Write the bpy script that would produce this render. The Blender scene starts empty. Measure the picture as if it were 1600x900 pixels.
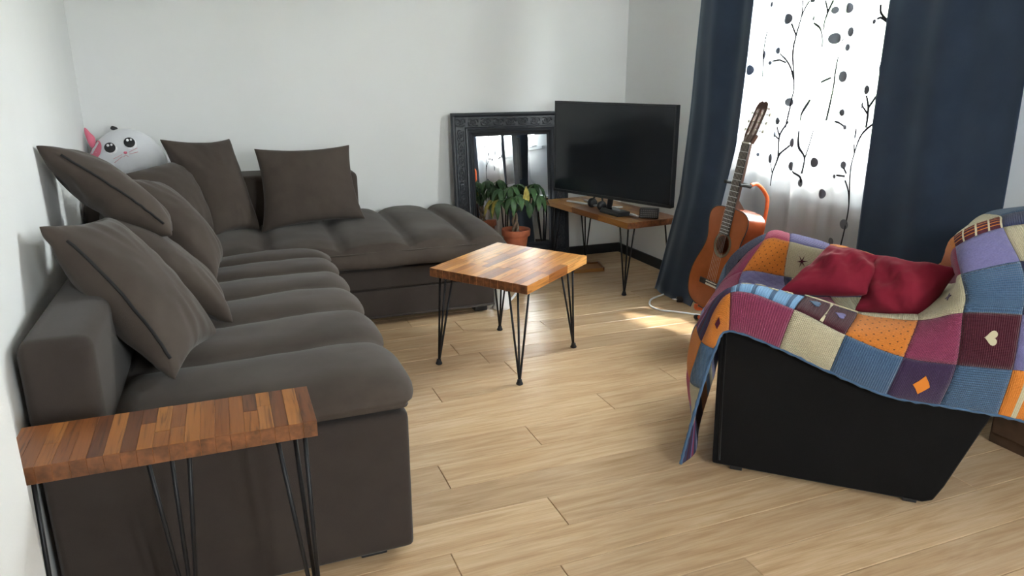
import bpy, bmesh, math, random
from mathutils import Vector, Matrix, noise

# ------------------------------------------------------------------ camera, world, sun, exposure
SC = bpy.context.scene
COL = SC.collection
cam_data = bpy.data.cameras.new('camera')
cam_data.sensor_width = 36.0
cam_data.lens = 36.0 * 1130.3 / 1600.0
cam = bpy.data.objects.new('camera', cam_data)
cam.location = (0, 0, 1.4)
cam.rotation_euler = (math.radians(90 - 16.464), 0, math.radians(-21.526))
COL.objects.link(cam)
SC.camera = cam

world = bpy.data.worlds.new('overcast_sky')
SC.world = world
world.use_nodes = True
wn = world.node_tree.nodes
wn['Background'].inputs[0].default_value = (0.95, 0.975, 1.0, 1)
wn['Background'].inputs[1].default_value = 10.0

sun_data = bpy.data.lights.new('sun', 'SUN')
sun_data.energy = 2.8
sun_data.angle = math.radians(2.0)
sun_data.color = (1.0, 0.93, 0.82)
sun = bpy.data.objects.new('sun', sun_data)
sd = Vector((-0.40, 0.36, -0.85)).normalized()     # direction the light travels
sun.rotation_euler = sd.to_track_quat('-Z', 'Y').to_euler()
sun.location = (8, 4, 12)
COL.objects.link(sun)

SC.view_settings.view_transform = 'Standard'
SC.view_settings.look = 'None'
SC.view_settings.gamma = 1.0
SC.view_settings.use_curve_mapping = False
SC.view_settings.exposure = 2.8


def portal(name, loc, sx, sy, direction):
    l = bpy.data.lights.new(name, 'AREA')
    l.shape = 'RECTANGLE'
    l.size, l.size_y = sx, sy
    l.cycles.is_portal = True
    o = bpy.data.objects.new(name, l)
    o.location = loc
    o.rotation_euler = Vector(direction).to_track_quat('-Z', 'Z').to_euler()
    COL.objects.link(o)


# ------------------------------------------------------------------ materials
def srgb(r, g, b):
    f = lambda c: (c / 255 / 12.92) if c / 255 <= 0.04045 else ((c / 255 + 0.055) / 1.055) ** 2.4
    return (f(r), f(g), f(b), 1)


class NT:
    def __init__(self, name):
        self.m = bpy.data.materials.new(name)
        self.m.use_nodes = True
        self.t = self.m.node_tree
        self.b = self.t.nodes['Principled BSDF']
        self.out = self.t.nodes['Material Output']

    def n(self, kind, **kw):
        x = self.t.nodes.new(kind)
        for k, v in kw.items():
            setattr(x, k, v)
        return x

    def l(self, a, b):
        self.t.links.new(a, b)

    def set(self, **kw):
        for k, v in kw.items():
            self.b.inputs[k.replace('_', ' ')].default_value = v
        return self

    def bump(self, h, strength=0.3, dist=0.01):
        bp = self.n('ShaderNodeBump')
        bp.inputs['Strength'].default_value = strength
        bp.inputs['Distance'].default_value = dist
        self.l(h, bp.inputs['Height'])
        self.l(bp.outputs[0], self.b.inputs['Normal'])
        return bp

    def noise(self, scale=5, detail=4, vec=None, rough=0.5, dist=0.0):
        x = self.n('ShaderNodeTexNoise')
        x.inputs['Scale'].default_value = scale
        x.inputs['Detail'].default_value = detail
        x.inputs['Roughness'].default_value = rough
        x.inputs['Distortion'].default_value = dist
        if vec is not None:
            self.l(vec, x.inputs['Vector'])
        return x.outputs['Fac']

    def ramp(self, fac, stops):
        r = self.n('ShaderNodeValToRGB')
        e = r.color_ramp.elements
        while len(e) < len(stops):
            e.new(0.5)
        for s, (p, c) in zip(e, stops):
            s.position = p
            s.color = c
        self.l(fac, r.inputs[0])
        return r.outputs[0]

    def coord(self, which='Object', scale=None):
        c = self.n('ShaderNodeTexCoord').outputs[which]
        if scale:
            mp = self.n('ShaderNodeMapping')
            mp.inputs['Scale'].default_value = scale
            self.l(c, mp.inputs['Vector'])
            c = mp.outputs[0]
        return c

    def mix(self, fac, a, b, blend='MIX'):
        x = self.n('ShaderNodeMix', data_type='RGBA', blend_type=blend)
        for i, v in ((0, fac), (6, a), (7, b)):
            if hasattr(v, 'links'):
                self.l(v, x.inputs[i])
            else:
                x.inputs[i].default_value = v
        return x.outputs[2]

    def math(self, op, a, b=0.0):
        x = self.n('ShaderNodeMath', operation=op)
        for i, v in ((0, a), (1, b)):
            if hasattr(v, 'links'):
                self.l(v, x.inputs[i])
            else:
                x.inputs[i].default_value = v
        return x.outputs[0]


def plain(name, col, rough=0.5, metal=0.0, nscale=40, bump=0.05, var=0.12, spec=0.5):
    t = NT(name)
    t.set(Roughness=rough, Metallic=metal)
    t.b.inputs['Specular IOR Level'].default_value = spec
    f = t.noise(nscale, 4, t.coord())
    d = tuple(c * (1 - var) for c in col[:3]) + (1,)
    h = tuple(min(1, c * (1 + var)) for c in col[:3]) + (1,)
    t.l(t.ramp(f, [(0.3, d), (0.7, h)]), t.b.inputs['Base Color'])
    if bump:
        t.bump(f, bump, 0.005)
    return t.m


def m_wall():
    t = NT('white_plaster')
    t.set(Roughness=0.75)
    f = t.noise(160, 3, t.coord())
    t.l(t.ramp(t.noise(1.3, 3, t.coord()), [(0.3, (0.78, 0.785, 0.785, 1)), (0.7, (0.82, 0.825, 0.825, 1))]), t.b.inputs['Base Color'])
    t.bump(f, 0.12, 0.004)
    return t.m


def m_oak():
    t = NT('oak_laminate')
    oi = t.n('ShaderNodeObjectInfo')
    c = t.coord('Object')
    add = t.n('ShaderNodeVectorMath', operation='MULTIPLY_ADD')
    cmb = t.n('ShaderNodeCombineXYZ')
    t.l(oi.outputs['Random'], cmb.inputs[0]); t.l(oi.outputs['Random'], cmb.inputs[1]); t.l(oi.outputs['Random'], cmb.inputs[2])
    t.l(cmb.outputs[0], add.inputs[0]); add.inputs[1].default_value = (37, 21, 13); t.l(c, add.inputs[2])
    mp = t.n('ShaderNodeMapping'); mp.inputs['Scale'].default_value = (1.1, 13, 1)
    t.l(add.outputs[0], mp.inputs[0])
    g = t.noise(2.2, 6, mp.outputs[0], 0.6, 0.9)
    mp2 = t.n('ShaderNodeMapping'); mp2.inputs['Scale'].default_value = (3, 90, 1)
    t.l(add.outputs[0], mp2.inputs[0])
    g2 = t.noise(2.5, 4, mp2.outputs[0])
    base = t.ramp(g, [(0.28, (0.50, 0.33, 0.185, 1)), (0.5, (0.63, 0.445, 0.275, 1)), (0.72, (0.72, 0.54, 0.36, 1))])
    fine = t.ramp(g2, [(0.35, (0.80, 0.78, 0.75, 1)), (0.6, (1, 1, 1, 1))])
    b2 = t.mix(0.55, base, fine, 'MULTIPLY')
    tone = t.ramp(oi.outputs['Random'], [(0.0, (0.86, 0.83, 0.80, 1)), (0.5, (1.0, 0.97, 0.93, 1)), (1.0, (1.08, 1.06, 1.03, 1))])
    t.l(t.mix(1.0, b2, tone, 'MULTIPLY'), t.b.inputs['Base Color'])
    t.set(Roughness=0.27)
    t.bump(g2, 0.06, 0.002)
    return t.m


def m_acacia(name, dark=1.0, cols=((0.20, 0.062, 0.016), (0.37, 0.145, 0.034), (0.52, 0.235, 0.062), (0.62, 0.32, 0.105))):
    t = NT(name)
    oi = t.n('ShaderNodeObjectInfo')
    c = t.coord('Object')
    add = t.n('ShaderNodeVectorMath', operation='MULTIPLY_ADD')
    cmb = t.n('ShaderNodeCombineXYZ')
    for i in range(3):
        t.l(oi.outputs['Random'], cmb.inputs[i])
    t.l(cmb.outputs[0], add.inputs[0]); add.inputs[1].default_value = (31, 17, 43); t.l(c, add.inputs[2])
    uvn = t.n('ShaderNodeUVMap')
    add2 = t.n('ShaderNodeVectorMath', operation='MULTIPLY_ADD')
    t.l(cmb.outputs[0], add2.inputs[0]); add2.inputs[1].default_value = (31, 17, 43); t.l(uvn.outputs[0], add2.inputs[2])
    mp = t.n('ShaderNodeMapping'); mp.inputs['Scale'].default_value = (4.5, 70, 1)
    t.l(add2.outputs[0], mp.inputs[0])
    g = t.noise(1.0, 5, mp.outputs[0], 0.55, 1.2)
    k = dark
    col = t.ramp(oi.outputs['Random'], [(p_, tuple(q * k for q in c_) + (1,)) for p_, c_ in zip((0.0, 0.3, 0.65, 1.0), cols)])
    gr = t.ramp(g, [(0.32, (0.34, 0.25, 0.19, 1)), (0.46, (0.86, 0.82, 0.78, 1)), (0.7, (1.08, 1.06, 1.04, 1))])
    t.l(t.mix(0.9, col, gr, 'MULTIPLY'), t.b.inputs['Base Color'])
    t.set(Roughness=0.33)
    t.bump(g, 0.04, 0.002)
    return t.m


def m_fabric(name, c0, c1, sheen=0.35, weave=900, bump=0.25, tint=(1, 1, 1, 1), blot=3.0):
    t = NT(name)
    t.set(Roughness=0.9)
    t.b.inputs['Specular IOR Level'].default_value = 0.15
    t.b.inputs['Sheen Weight'].default_value = sheen
    t.b.inputs['Sheen Roughness'].default_value = 0.4
    t.b.inputs['Sheen Tint'].default_value = tint
    c = t.coord()
    f = t.noise(blot, 6, c, 0.62)
    t.l(t.ramp(f, [(0.32, c0), (0.68, c1)]), t.b.inputs['Base Color'])
    w = t.noise(weave, 2, c)
    t.bump(w, bump, 0.0015)
    return t.m


def m_knit(name, col, kind='rib', col2=None):
    """knitted wool: relief from the patch's own UVs"""
    t = NT('knit_' + name)
    t.set(Roughness=0.95)
    t.b.inputs['Specular IOR Level'].default_value = 0.1
    t.b.inputs['Sheen Weight'].default_value = 0.25
    uv = t.n('ShaderNodeUVMap').outputs[0]
    sep = t.n('ShaderNodeSeparateXYZ'); t.l(uv, sep.inputs[0])
    u, v = sep.outputs[0], sep.outputs[1]
    wv = lambda x, f: t.math('SINE', t.math('MULTIPLY', x, f * 2 * math.pi))
    fu, fv = {'rib': (26, 40), 'garter': (8, 22), 'stockinette': (34, 44), 'holes': (30, 40), 'bobble': (30, 40), 'moss': (20, 20)}[kind]
    if kind in ('rib', 'stockinette'):
        h = t.math('ADD', t.math('MULTIPLY', wv(u, fu), 0.6), t.math('MULTIPLY', wv(v, fv), 0.4))
    elif kind == 'garter':
        h = t.math('ADD', wv(v, fv), t.math('MULTIPLY', wv(u, 30), 0.4))
    elif kind == 'moss':
        h = t.math('MULTIPLY', wv(u, fu), wv(v, fv))
    else:
        h = t.math('MULTIPLY', wv(u, fu), wv(v, fv))
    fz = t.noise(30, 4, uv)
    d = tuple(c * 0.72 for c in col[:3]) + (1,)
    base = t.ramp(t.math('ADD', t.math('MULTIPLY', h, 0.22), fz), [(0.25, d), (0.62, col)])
    if kind in ('holes', 'bobble'):
        # staggered eyelets or raised bobbles
        n = 5.0 if kind == 'holes' else 4.0
        a = t.math('MULTIPLY', t.math('SINE', t.math('MULTIPLY', t.math('ADD', u, v), n * math.pi * 1.0)),
                   t.math('SINE', t.math('MULTIPLY', t.math('SUBTRACT', u, v), n * math.pi * 1.0)))
        dot = t.math('GREATER_THAN', t.math('ABSOLUTE', a), 0.93 if kind == 'holes' else 0.80)
        if kind == 'holes':
            base = t.mix(dot, base, tuple(c * 0.25 for c in col[:3]) + (1,))
            h = t.math('SUBTRACT', t.math('MULTIPLY', h, 0.5), t.math('MULTIPLY', dot, 3))
        else:
            h = t.math('ADD', t.math('MULTIPLY', h, 0.5), t.math('MULTIPLY', t.math('ABSOLUTE', a), 2))
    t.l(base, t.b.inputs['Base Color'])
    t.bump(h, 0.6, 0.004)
    return t.m


def m_stripes(name, stops, axis=0, axis2=None):
    """striped or plaid knit: hard colour bands along u (and v)"""
    t = NT('knit_' + name)
    t.set(Roughness=0.95)
    uv = t.n('ShaderNodeUVMap').outputs[0]
    sep = t.n('ShaderNodeSeparateXYZ'); t.l(uv, sep.inputs[0])
    r = t.n('ShaderNodeValToRGB'); r.color_ramp.interpolation = 'CONSTANT'
    e = r.color_ramp.elements
    while len(e) < len(stops):
        e.new(0.5)
    for s, (p, c) in zip(e, stops):
        s.position = p; s.color = c
    t.l(sep.outputs[axis], r.inputs[0])
    col = r.outputs[0]
    if axis2:
        f1 = t.math('GREATER_THAN', t.math('FRACT', t.math('MULTIPLY', sep.outputs[0], 4.0)), 0.84)
        f2 = t.math('GREATER_THAN', t.math('FRACT', t.math('MULTIPLY', sep.outputs[1], 5.0)), 0.78)
        col = t.mix(f2, axis2[0], axis2[1])
        col = t.mix(f1, col, axis2[2])
    t.l(col, t.b.inputs['Base Color'])
    h = t.math('ADD', t.math('SINE', t.math('MULTIPLY', sep.outputs[0], 180)), t.math('SINE', t.math('MULTIPLY', sep.outputs[1], 240)))
    t.bump(h, 0.5, 0.003)
    return t.m


def m_sheer():
    t = NT('sheer_voile')
    t.t.nodes.remove(t.b)
    tr = t.n('ShaderNodeBsdfTransparent')
    df = t.n('ShaderNodeBsdfDiffuse'); df.inputs[0].default_value = (0.93, 0.95, 0.97, 1)
    tl = t.n('ShaderNodeBsdfTranslucent'); tl.inputs[0].default_value = (0.93, 0.95, 0.97, 1)
    m1 = t.n('ShaderNodeMixShader'); m1.inputs[0].default_value = 0.55
    t.l(df.outputs[0], m1.inputs[1]); t.l(tl.outputs[0], m1.inputs[2])
    m2 = t.n('ShaderNodeMixShader')
    f = t.noise(600, 2, t.coord())
    mr = t.n('ShaderNodeMapRange'); mr.inputs[3].default_value = 0.45; mr.inputs[4].default_value = 0.66
    t.l(f, mr.inputs[0]); t.l(mr.outputs[0], m2.inputs[0])
    t.l(tr.outputs[0], m2.inputs[1]); t.l(m1.outputs[0], m2.inputs[2])
    t.l(m2.outputs[0], t.out.inputs[0])
    return t.m


def m_glass():
    t = NT('window_glass')
    t.t.nodes.remove(t.b)
    tr = t.n('ShaderNodeBsdfTransparent'); tr.inputs[0].default_value = (0.96, 0.98, 0.97, 1)
    gl = t.n('ShaderNodeBsdfGlossy'); gl.inputs['Roughness'].default_value = 0.02
    lw = t.n('ShaderNodeLayerWeight'); lw.inputs[0].default_value = 0.5
    fr = t.math('ADD', t.math('MULTIPLY', t.math('POWER', lw.outputs['Facing'], 4.0), 0.35), 0.03)
    mx = t.n('ShaderNodeMixShader')
    t.l(fr, mx.inputs[0]); t.l(tr.outputs[0], mx.inputs[1]); t.l(gl.outputs[0], mx.inputs[2])
    t.l(mx.outputs[0], t.out.inputs[0])
    return t.m


WALL = m_wall()
OAK = m_oak()
ACACIA = m_acacia('acacia_staves', 1.2)
ACACIA_DARK = m_acacia('acacia_staves_oiled', dark=0.72)
ACACIA_DEEP = m_acacia('acacia_staves_deep', 1.0, ((0.13, 0.038, 0.010), (0.27, 0.088, 0.018), (0.36, 0.130, 0.026), (0.42, 0.170, 0.040)))
END_GRAIN = plain('acacia_end_grain', (0.15, 0.055, 0.020, 1), 0.45, 0, 45, 0.05, 0.55)
SOFA = m_fabric('charcoal_velour', srgb(65, 57, 52), srgb(80, 71, 65), 0.14, 500, 0.3)
SOFA_BASE = m_fabric('charcoal_weave', srgb(59, 52, 49), srgb(65, 58, 54), 0.15, 350, 0.5, blot=6)
PILLOW = m_fabric('charcoal_pillow_velour', srgb(67, 59, 54), srgb(81, 72, 66), 0.14, 500, 0.3)
NAVY = m_fabric('navy_drape', srgb(42, 53, 70), srgb(52, 64, 82), 0.6, 700, 0.2, (0.65, 0.8, 1, 1), 2.0)
BLACK_CLOTH = m_fabric('black_chair_cloth', srgb(15, 14, 15), srgb(20, 19, 20), 0.1, 400, 0.3)
RED = m_fabric('dark_red_cloth', srgb(116, 27, 44), srgb(134, 36, 54), 0.15, 600, 0.25, (1, 0.5, 0.5, 1), 5)
BLACK_METAL = plain('black_steel', (0.018, 0.018, 0.02, 1), 0.42, 0.6, 60, 0.02)
RUBBER = plain('black_rubber', (0.015, 0.015, 0.016, 1), 0.8, 0, 60, 0.05)
BLACK_PAINT = plain('black_painted_wood', (0.02, 0.022, 0.026, 1), 0.45, 0, 25, 0.1)
MIRROR_BLACK = plain('mirror_frame_lacquer', (0.022, 0.026, 0.034, 1), 0.38, 0, 25, 0.1)
BLACK_PLASTIC = plain('black_plastic', (0.02, 0.021, 0.024, 1), 0.35, 0, 80, 0.02)
CHROME = plain('brushed_chrome', (0.70, 0.71, 0.73, 1), 0.35, 0.7, 60, 0.02, 0.05)
WHITE_PAINT = plain('white_lacquer', (0.82, 0.83, 0.83, 1), 0.35, 0, 30, 0.02, 0.03)
WHITE_PLASTIC = plain('white_plastic', (0.85, 0.86, 0.86, 1), 0.4, 0, 30, 0.02, 0.03)
TERRACOTTA = plain('terracotta', (0.46, 0.13, 0.06, 1), 0.7, 0, 30, 0.1)
SOIL = plain('dark_soil', (0.04, 0.026, 0.018, 1), 0.95, 0, 90, 0.8, 0.4)
BARK = plain('pale_bark', (0.22, 0.16, 0.11, 1), 0.85, 0, 60, 0.4, 0.3)
LEAF = plain('leaf_green', (0.028, 0.075, 0.026, 1), 0.42, 0, 25, 0.1, 0.35)
LEAF_LIGHT = plain('leaf_mid_green', (0.055, 0.13, 0.045, 1), 0.42, 0, 25, 0.1, 0.35)
LEAF_YELLOW = plain('leaf_yellowing', (0.36, 0.30, 0.06, 1), 0.5, 0, 35, 0.1, 0.45)
ORANGE_PLASTIC = plain('orange_foam', (0.72, 0.13, 0.03, 1), 0.5, 0, 60, 0.05)
DARK_WOOD = plain('dark_brown_wood', (0.075, 0.042, 0.026, 1), 0.5, 0, 14, 0.1, 0.4)
GREY_PANEL = plain('slate_grey_panel', (0.07, 0.075, 0.085, 1), 0.5, 0, 30, 0.03)
PLUSH = m_fabric('white_plush', srgb(215, 216, 222), srgb(232, 233, 238), 0.5, 300, 0.4)
PINK = m_fabric('pink_plush', srgb(214, 110, 134), srgb(228, 128, 150), 0.4, 300, 0.4)
EYE_BLACK = plain('embroidered_black', (0.016, 0.016, 0.02, 1), 0.45, 0, 90, 0.1)
EYE_WHITE = plain('embroidered_white', (0.85, 0.85, 0.88, 1), 0.6, 0, 90, 0.1)
PINK_THREAD = plain('pink_thread', (0.62, 0.25, 0.29, 1), 0.7, 0, 90, 0.1)
SPRUCE = plain('orange_soundboard', (0.34, 0.095, 0.028, 1), 0.22, 0, 9, 0.02, 0.18)
ROSEWOOD = plain('red_brown_sides', (0.30, 0.065, 0.024, 1), 0.2, 0, 14, 0.02, 0.25)
NECK_WOOD = plain('guitar_neck_wood', (0.085, 0.038, 0.024, 1), 0.35, 0, 14, 0.02, 0.25)
FRETBOARD = plain('dark_fretboard', (0.035, 0.026, 0.022, 1), 0.4, 0, 30, 0.03)
IVORY = plain('ivory_plastic', (0.72, 0.68, 0.58, 1), 0.35, 0, 30, 0.02)
SHEER = m_sheer()
PRINT = m_fabric('grey_flock_print', srgb(88, 92, 100), srgb(112, 116, 124), 0.1, 300, 0.1)
PRINT_DARK = m_fabric('black_flock_print', srgb(22, 23, 28), srgb(34, 35, 40), 0.0, 300, 0.1)
GLASS = m_glass()
GRASS = plain('lawn', (0.13, 0.15, 0.08, 1), 0.9, 0, 8, 0.2, 0.4)
TREE_LEAF = plain('tree_foliage', (0.18, 0.32, 0.09, 1), 0.6, 0, 6, 0.1, 0.4)
ZIP = plain('dark_zip_tape', (0.014, 0.013, 0.013, 1), 0.9, 0, 200, 0.2)


def m_screen():
    t = NT('tv_panel')
    t.set(Roughness=0.09)
    t.b.inputs['Base Color'].default_value = (0.014, 0.017, 0.021, 1)
    t.b.inputs['Specular IOR Level'].default_value = 0.5
    f = t.noise(300, 2, t.coord())
    t.bump(f, 0.01, 0.001)
    return t.m


def m_mirror():
    t = NT('silvered_glass')
    t.set(Roughness=0.01, Metallic=1.0)
    f = t.noise(3, 2, t.coord())
    t.l(t.ramp(f, [(0.3, (0.86, 0.88, 0.88, 1)), (0.7, (0.90, 0.92, 0.92, 1))]), t.b.inputs['Base Color'])
    return t.m


SCREEN = m_screen()
MIRROR = m_mirror()

# ------------------------------------------------------------------ mesh helpers
ORIGIN = {}


class MB:
    """collects vertices and faces; build() links them as ONE mesh object"""

    def __init__(self):
        self.v, self.f, self.uv = [], [], None

    def add(self, vs, fs):
        o = len(self.v)
        self.v += [Vector(p) for p in vs]
        self.f += [tuple(i + o for i in q) for q in fs]
        return self

    def box(self, x0, x1, y0, y1, z0, z1):
        vs = [(x, y, z) for z in (z0, z1) for y in (y0, y1) for x in (x0, x1)]
        return self.add(vs, [(0, 2, 3, 1), (4, 5, 7, 6), (0, 1, 5, 4), (2, 6, 7, 3), (0, 4, 6, 2), (1, 3, 7, 5)])

    def obox(self, c, ax, ay, az):
        """box from centre and three half-axis vectors"""
        c, ax, ay, az = map(Vector, (c, ax, ay, az))
        vs = [c + ax * i + ay * j + az * k for k in (-1, 1) for j in (-1, 1) for i in (-1, 1)]
        return self.add(vs, [(0, 2, 3, 1), (4, 5, 7, 6), (0, 1, 5, 4), (2, 6, 7, 3), (0, 4, 6, 2), (1, 3, 7, 5)])

    def tube(self, pts, r, seg=8, cap=True):
        pts = [Vector(p) for p in pts]
        n = len(pts)
        rr = r if isinstance(r, (list, tuple)) else [r] * n
        up = None
        vs, fs = [], []
        for i, p in enumerate(pts):
            t = (pts[min(i + 1, n - 1)] - pts[max(i - 1, 0)])
            t = t.normalized() if t.length > 1e-9 else Vector((0, 0, 1))
            if up is None:
                up = Vector((0, 0, 1)) if abs(t.z) < 0.9 else Vector((1, 0, 0))
            a = t.cross(up)
            if a.length < 1e-6:
                a = t.orthogonal()
            a.normalize()
            b = a.cross(t).normalized()
            up = b
            for k in range(seg):
                th = 2 * math.pi * k / seg
                vs.append(p + (a * math.cos(th) + b * math.sin(th)) * rr[i])
        for i in range(n - 1):
            for k in range(seg):
                k2 = (k + 1) % seg
                fs.append((i * seg + k, i * seg + k2, (i + 1) * seg + k2, (i + 1) * seg + k))
        if cap:
            fs.append(tuple(range(seg - 1, -1, -1)))
            fs.append(tuple(range((n - 1) * seg, n * seg)))
        return self.add(vs, fs)

    def lathe(self, prof, c=(0, 0, 0), seg=32, ax=None):
        """profile of (radius, height) about the z axis at c"""
        c = Vector(c)
        vs, fs = [], []
        for r, h in prof:
            for k in range(seg):
                th = 2 * math.pi * k / seg
                p = Vector((r * math.cos(th), r * math.sin(th), h))
                if ax is not None:
                    p = ax @ p
                vs.append(c + p)
        for i in range(len(prof) - 1):
            for k in range(seg):
                k2 = (k + 1) % seg
                fs.append((i * seg + k, i * seg + k2, (i + 1) * seg + k2, (i + 1) * seg + k))
        fs.append(tuple(range(seg - 1, -1, -1)))
        fs.append(tuple(range((len(prof) - 1) * seg, len(prof) * seg)))
        return self.add(vs, fs)

    def grid(self, fn, nu, nv, closed_u=False):
        vs = [fn(i / nu, j / nv) for j in range(nv + 1) for i in range(nu + 1)]
        w = nu + 1
        fs = [(j * w + i, j * w + i + 1, (j + 1) * w + i + 1, (j + 1) * w + i) for j in range(nv) for i in range(nu)]
        return self.add(vs, fs)

    def prism(self, poly, axis_from, vec):
        """extrude a 3D polygon along vec"""
        n = len(poly)
        a = [Vector(p) for p in poly]
        b = [p + Vector(vec) for p in a]
        fs = [tuple(range(n - 1, -1, -1)), tuple(range(n, 2 * n))]
        fs += [(i, (i + 1) % n, n + (i + 1) % n, n + i) for i in range(n)]
        return self.add(a + b, fs)

    def build(self, name, mat, parent=None, smooth=False, bevel=0.0, seg=2, sub=0, solid=0.0, origin=None, uvs=None):
        if parent is not None:
            o = ORIGIN[parent.name]
        elif origin is not None:
            o = Vector(origin)
        else:
            n = len(self.v)
            o = Vector((sum(p.x for p in self.v) / n, sum(p.y for p in self.v) / n, min(p.z for p in self.v)))
        me = bpy.data.meshes.new(name)
        me.from_pydata([tuple(p - o) for p in self.v], [], self.f)
        if uvs is not None:
            l = me.uv_layers.new(name='UVMap')
            for lp in me.loops:
                l.data[lp.index].uv = uvs[lp.vertex_index]
        me.materials.append(mat)
        ob = bpy.data.objects.new(name, me)
        COL.objects.link(ob)
        ORIGIN[ob.name] = o.copy()
        if parent is not None:
            ob.parent = parent
        else:
            ob.location = o
        bm = bmesh.new(); bm.from_mesh(me)
        bmesh.ops.recalc_face_normals(bm, faces=bm.faces)
        if bevel > 0:
            es = [e for e in bm.edges if len(e.link_faces) == 2 and e.calc_face_angle(0) > 0.6]
            bmesh.ops.bevel(bm, geom=es, offset=bevel, segments=seg, profile=0.6, affect='EDGES')
        bm.to_mesh(me); bm.free()
        if smooth:
            for p in me.polygons:
                p.use_smooth = True
        if sub:
            s = ob.modifiers.new('subdivision', 'SUBSURF'); s.levels = sub; s.render_levels = sub
        if solid:
            s = ob.modifiers.new('thickness', 'SOLIDIFY'); s.thickness = solid; s.offset = 0
        return ob


def tag(o, label=None, cat=None, group=None, kind=None):
    for k, v in (('label', label), ('category', cat), ('group', group), ('kind', kind)):
        if v:
            o[k] = v
    return o


def thing(name, loc, label, cat, group=None):
    o = bpy.data.objects.new(name, None)
    o.location = loc
    o.empty_display_size = 0.05
    COL.objects.link(o)
    ORIGIN[o.name] = Vector(loc)
    return tag(o, label, cat, group)


def struct(name, mb, mat, **kw):
    return tag(mb.build(name, mat, **kw), kind='structure')


def nz(p, s, seed=0.0):
    return noise.noise(Vector(p) * s + Vector((seed, seed * 1.7, seed * 0.3)))


def lerp(a, b, t):
    return a + (b - a) * t


def catmull(pts, n):
    """smooth polyline through points"""
    pts = [Vector(p) for p in pts]
    out = []
    for i in range(len(pts) - 1):
        p0, p1, p2, p3 = pts[max(i - 1, 0)], pts[i], pts[i + 1], pts[min(i + 2, len(pts) - 1)]
        for k in range(n):
            t = k / n
            out.append(0.5 * ((2 * p1) + (p2 - p0) * t + (2 * p0 - 5 * p1 + 4 * p2 - p3) * t * t + (-p0 + 3 * p1 - 3 * p2 + p3) * t ** 3))
    out.append(pts[-1])
    return out


random.seed(7)

# ------------------------------------------------------------------ the room
XL, XR, YB, YF, ZC = -0.765, 2.955, 5.092, -1.6, 2.55
WY0, WY1, WZ0, WZ1 = 2.38, 3.56, 0.99, 2.28          # window opening in the right wall
RX0, RX1, RZ0, RZ1 = 0.9, 1.7, 1.1, 2.0             # unseen window behind the camera, added and sized for fill light

sub = struct('floor', MB().box(XL - 0.1, XR + 0.1, YF - 0.1, YB + 0.1, -0.12, -0.008), plain('screed', (0.08, 0.055, 0.035, 1), 0.9), origin=(0, 0, 0))
PW = 0.17164
START = {-1: .37, 0: .655, 1: 1.245, 2: .445, 3: .748, 4: 1.052, 5: 1.36, 6: .565, 7: .87}


def plank(x0, x1, y0, y1):
    g, c = 0.0010, 0.0016
    a, b, e, f = x0 + g, x1 - g, y0 + g, y1 - g
    vs = [(a, e, -0.0085), (b, e, -0.0085), (b, f, -0.0085), (a, f, -0.0085),
          (a, e, -c), (b, e, -c), (b, f, -c), (a, f, -c),
          (a + c, e + c, 0), (b - c, e + c, 0), (b - c, f - c, 0), (a + c, f - c, 0)]
    fs = [(0, 3, 2, 1), (8, 9, 10, 11)]
    for k in range(4):
        k2 = (k + 1) % 4
        fs += [(k, k2, 4 + k2, 4 + k), (4 + k, 4 + k2, 8 + k2, 8 + k)]
    MB().add(vs, fs).build('floor_plank', OAK, sub)


rnd = random.Random(3)
k0 = math.floor((YF - 1.4 * 1.302) / PW)
k = k0
while True:
    y0 = 1.4 * 1.302 + k * PW
    if y0 > YB:
        break
    y1 = min(y0 + PW, YB)
    y0 = max(y0, YF)
    st = START.get(k, None)
    st = rnd.uniform(0, 1.1) if st is None else st
    x = st * 1.4
    while x > XL:
        x -= 1.54
    while x < XR:
        a, b = max(x, XL), min(x + 1.54, XR)
        if b - a > 0.01:
            plank(a, b, y0, y1)
        x += 1.54
    k += 1

struct('ceiling', MB().box(XL - 0.1, XR + 0.2, YF - 0.1, YB + 0.1, ZC, ZC + 0.1), WALL)
struct('wall_back', MB().box(XL - 0.1, XR + 0.2, YB, YB + 0.15, -0.1, ZC), WALL)
struct('wall_left', MB().prism([(-0.470, 1.3, -0.1), (XL, YB, -0.1), (XL - 0.3, YB, -0.1), (XL - 0.3, 1.3, -0.1)], None, (0, 0, ZC + 0.1)), WALL)
struct('wall_entry', MB().box(XL - 0.15, -0.413, YF, 1.47, -0.1, ZC), WALL, bevel=0.006)
w = MB()
w.box(XR, XR + 0.28, YF, WY0, -0.1, ZC).box(XR, XR + 0.28, WY1, YB, -0.1, ZC)
w.box(XR, XR + 0.28, WY0, WY1, -0.1, WZ0).box(XR, XR + 0.28, WY0, WY1, WZ1, ZC)
struct('wall_right', w, WALL)
w = MB()
w.box(XL - 0.1, RX0, YF - 0.15, YF, -0.1, ZC).box(RX1, XR + 0.1, YF - 0.15, YF, -0.1, ZC)
w.box(RX0, RX1, YF - 0.15, YF, -0.1, RZ0).box(RX0, RX1, YF - 0.15, YF, RZ1, ZC)
struct('wall_front', w, WALL)
struct('baseboard_back', MB().box(XL, XR, YB - 0.016, YB, 0, 0.075), BLACK_PAINT, bevel=0.003)
struct('baseboard_right', MB().box(XR - 0.016, XR, 1.80, YB - 0.016, 0, 0.075), BLACK_PAINT, bevel=0.003)
struct('baseboard_left', MB().prism([(-0.486, 1.48, 0), (-0.478, 1.48, 0), (XL + 0.009, YB - 0.017, 0), (XL + 0.002, YB - 0.017, 0)], None, (0, 0, 0.075)), BLACK_PAINT)
struct('trim_1', MB().box(XR - 0.03, XR, 2.2, 3.75, 0.945, 0.972), WHITE_PAINT, bevel=0.004)
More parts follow.
